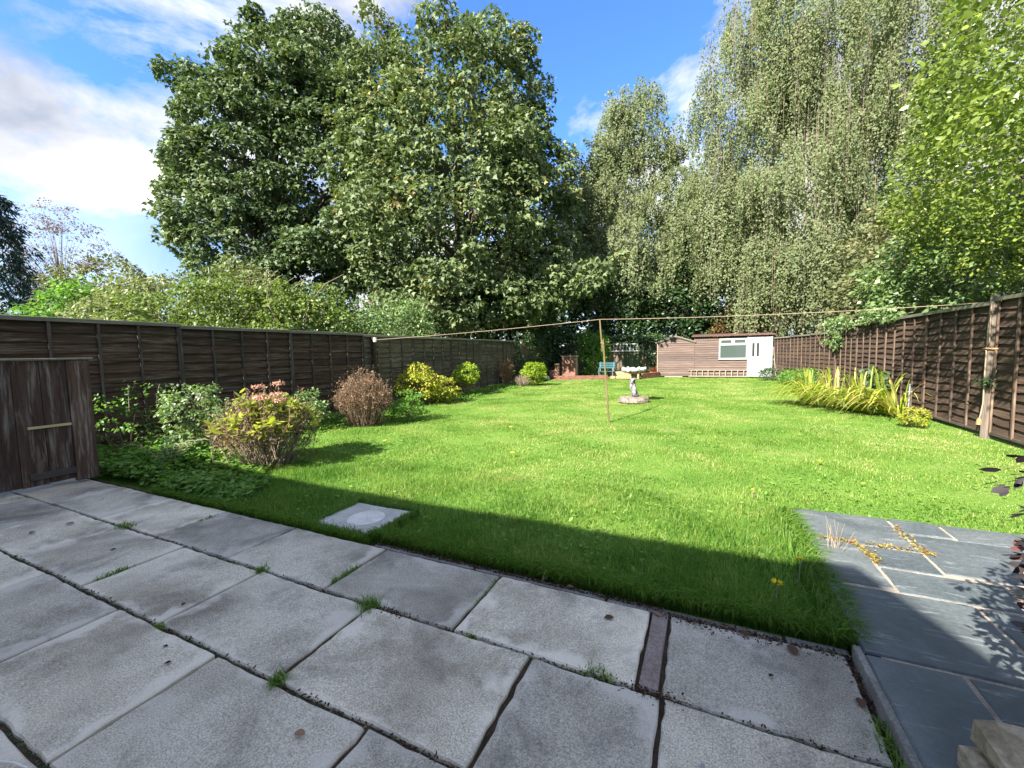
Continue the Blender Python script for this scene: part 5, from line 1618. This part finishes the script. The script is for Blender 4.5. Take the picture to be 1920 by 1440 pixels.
# ------------------------------------------------------------------ weeds in the joints
def tuft(name, label, x, y, r, h, n, mat='grass_blade', z=-.01, cat='grass tuft', group='grass tufts in the slab joints', along=(1, 0), ln=0.0):
    a = rng.uniform(0, 2 * PI, n)
    lean = rng.uniform(.2, 1.1, n) * h
    off = rng.uniform(-ln, ln, n)
    b = np.c_[x + rng.normal(size=n) * r * .35 + off * along[0], y + rng.normal(size=n) * r * .35 + off * along[1], np.full(n, z)]
    d = np.c_[np.cos(a), np.sin(a), np.zeros(n)]; s = np.c_[-np.sin(a), np.cos(a), np.zeros(n)]
    H = .75 * h * rng.uniform(.45, 1.2, n); w = .0018 + .0012 * rng.random(n)
    m = b + d * (lean * .35)[:, None] + np.c_[np.zeros((n, 2)), H * .65]
    t = b + d * lean[:, None] + np.c_[np.zeros((n, 2)), H * .9]
    V = np.stack([b - s * w[:, None], b + s * w[:, None], m - s * (w * .8)[:, None], m + s * (w * .8)[:, None], t], 1).reshape(-1, 3)
    F = (np.array([[0, 1, 3], [0, 3, 2], [2, 3, 4]])[None] + (np.arange(n) * 5)[:, None, None]).reshape(-1, 3)
    return tag(mob(name, V, F, mat, tint=np.repeat(np.clip(rng.beta(2, 3, n), 0, 1), 5)), label, cat, group)


for x, y, r, h, n, lab, al, ln in [
    (-1.80, 1.78, .08, .075, 150, 'bushiest grass tuft, at a joint crossing below the pitted slab', (1, 0), .04),
    (-1.77, 1.165, .05, .06, 90, 'grass tuft at the joint crossing nearest the viewer', (0, 1), .03),
    (-2.80, 1.79, .06, .06, 100, 'grass tuft at the joint crossing beyond the bushiest tuft', (1, 0), .03),
    (-2.21, 2.0, .03, .045, 150, 'line of low grass along the joint pointing at the drain cover', (0, 1), .13),
    (-3.74, 1.35, .05, .05, 110, 'flat grass along a cross joint toward the gate', (0, 1), .09),
    (-4.72, 1.80, .09, .05, 170, 'spreading grass patch in the joint nearest the gate', (1, 0), .08),
    (-4.2, 2.2, .06, .04, 80, 'small grass patch on a slab near the bed', (0, 1), .05),
    (-2.75, 1.165, .03, .04, 40, 'tiny grass sprig on the near long joint', (1, 0), .02),
    (-.42, 1.80, .06, .045, 90, 'grass sprig left of the pinkish strip', (1, 0), .05),
    (-1.1, 1.79, .03, .03, 40, 'tiny mossy sprig on the middle long joint', (1, 0), .02),
    (.66, 1.86, .07, .08, 150, 'soft grass tuft against the raised slate edge', (0, 1), .12),
    (-1.22, 2.2, .02, .03, 50, 'thin grass line in the joint left of the strip slab', (0, 1), .14),
    (-2.62, 2.46, .05, .06, 90, 'grass tuft at the near corner of the drain cover', (1, 0), .05)]:
    tuft('grass_tuft', lab, x, y, r, h, n, along=al, ln=ln)

sd = []
for lab, pts, n in [('yellow red stonecrop spreading along the sunlit slate joint', [(.80, 3.66), (1.0, 3.66), (1.04, 3.5), (1.05, 3.36)], 300), ('yellow red stonecrop in the second slate joint by the lawn', [(1.38, 4.1), (1.38, 3.85), (1.38, 3.66), (1.42, 3.62)], 170), ('faint stonecrop sprigs joining the two stonecrop patches', [(1.08, 3.65), (1.32, 3.655)], 90)]:
    pts = np.array(pts)
    i = rng.integers(0, len(pts) - 1, n); t = rng.random((n, 1))
    q = pts[i] + (pts[i + 1] - pts[i]) * t + rng.normal(size=(n, 2)) * .018
    P = np.c_[q, .082 + rng.random(n) * .018]
    tag(leaves_obj('stonecrop', 'leaf_sedum', P, rng.normal(size=(n, 3)) * np.array([1, 1, .6]) + np.array([0, 0, .4]), unit(n) + np.array([0, 0, 1.0]), .02, .010, T_OVAL, np.clip(rng.beta(2, 2, n) + .0, 0, 1)), lab, 'stonecrop', 'stonecrop in the slate joints')
mb = MB()
P0 = np.array([.86, 3.52, .08]) + rng.normal(size=(14, 3)) * np.array([.03, .05, 0])
V, F = sticks(P0, P0 + np.c_[rng.normal(size=(14, 2)) * .05, rng.uniform(.12, .24, 14)], .0018, .001)
tag(mob('dry_stalks', V, F, 'twig_pale'), 'thin dry seed stalks where grass meets the slate', 'stalks')

# soil crumbs, moss and leaf litter along the joints and the lawn edge
m = 2600
xe = rng.uniform(-2.35, .66, m); ye = 2.415 + np.abs(rng.normal(size=m)) * .03 * np.where(xe > -.2, -1.2, .7)
jr = rng.choice([1.165, 1.79], 1000); xj = rng.uniform(-5, .66, 1000)
xs = np.concatenate([xe, xj, rng.normal(-.18, .07, 160), rng.normal(-1.62, .07, 120), .655 + rng.normal(size=300) * .015])
ys = np.concatenate([ye, jr + rng.normal(size=1000) * .006, 1.79 + rng.normal(size=160) * .018, 1.79 + rng.normal(size=120) * .014, rng.uniform(1.5, 2.4, 300)])
n = len(xs)
P = np.c_[xs, ys, np.full(n, .0) + rng.random(n) * .012 - .006]
tag(leaves_obj('debris', 'litter', P, rng.normal(size=(n, 3)) * np.array([1, 1, .5]), unit(n) + np.array([0, 0, .8]), rng.uniform(.006, .022, n), .009, T_OVAL, rng.random(n) ** 2.0), 'crumbs of soil and dead leaf along joints and lawn edge', 'debris', kind='stuff')
m = 2400
xj = rng.uniform(-6, .66, m); yj = rng.choice([1.165, 1.79, .55], m) + rng.normal(size=m) * .005
P = np.c_[xj, yj, np.full(m, -.014)]
tag(leaves_obj('moss', 'leaf_fern', P, rng.normal(size=(m, 3)) * np.array([1, 1, .4]), unit(m) + np.array([0, 0, 1.0]), .012, .008, T_DIAMOND), 'dark moss in the long slab joints', 'moss', kind='stuff')


def dead_leaf(x, y, s, rot, label, t=.7, curl=.45):
    s = s * (.72 if t > .3 else .5)
    n = 9
    V, F = [], []
    c, q = math.cos(rot), math.sin(rot)
    for i in range(n):
        u = i / (n - 1)
        w = math.sin(PI * min(u * .97 + .02, 1)) ** .8 * .42 * s
        for j in (-1, 0, 1):
            a, b = (u - .5) * s * 1.3, j * w
            V.append((x + a * c - b * q, y + a * q + b * c, .008 + abs(j) * w * curl + .25 * s * curl * (u - .5) ** 2))
    for i in range(n - 1):
        for j in range(2):
            a = i * 3 + j
            F.append((a, a + 1, a + 4, a + 3))
    tag(mob('dead_leaf', np.array(V), F, 'litter', tint=np.full(len(V), t), smooth=True), label, 'leaf', 'dead leaves on the patio')


for x, y, s, r, lab, t in [
    (-1.43, 1.02, .05, .2, 'pinkish brown leaf on the near middle slab', .95),
    (-2.37, 1.02, .045, 1.0, 'curled dark leaf on the slab near the bottom edge', .15),
    (-2.85, 1.33, .05, 2.0, 'black curled leaf past the first long joint', .05),
    (-2.52, 1.08, .04, .4, 'small black leaf beside the first long joint', .02),
    (-5.25, 1.62, .07, .7, 'pale curled leaf on the slab near the gate', .9),
    (-5.3, 1.4, .06, 2.2, 'grey brown leaf closest to the gate', .75),
    (-4.2, 1.52, .06, 1.1, 'black leaf at the middle of the gate side slab', .04),
    (-.46, 2.22, .06, .5, 'curled brown leaf left of the pinkish strip', .5),
    (-.93, 2.46, .06, 1.4, 'tan leaf lying at the grass edge', 1.0),
    (-.22, 2.36, .05, 2.4, 'tan leaf on the end of the pinkish strip', .9),
    (.22, 2.37, .06, .3, 'brown leaf at the grass edge right of the strip', .55),
    (.42, 2.33, .075, 1.9, 'large brown leaf near the slate corner', .6),
    (.30, 2.1, .04, .8, 'dark leaf on the slab right of the strip', .1),
    (.62, 2.08, .06, 1.5, 'rust leaf lodged against the slate edge', .6),
    (-.75, 2.43, .05, .1, 'small orange brown leaf by the kerb', .85)]:
    dead_leaf(x, y, s, r, lab, t)
tag(MB().tube([(-2.40, .47, .008), (-2.31, .50, .012), (-2.235, .515, .008)], .0035, 6).build('white_stick', 'white_plastic'), 'short white plastic stick on the patio at the picture edge', 'stick')
V, F = rock((.02, 1.52, .0), .011, 5, .7)
tag(mob('pebble', V, F, 'bath_rim'), 'small pale pebble on the near slab below the strip', 'pebble')
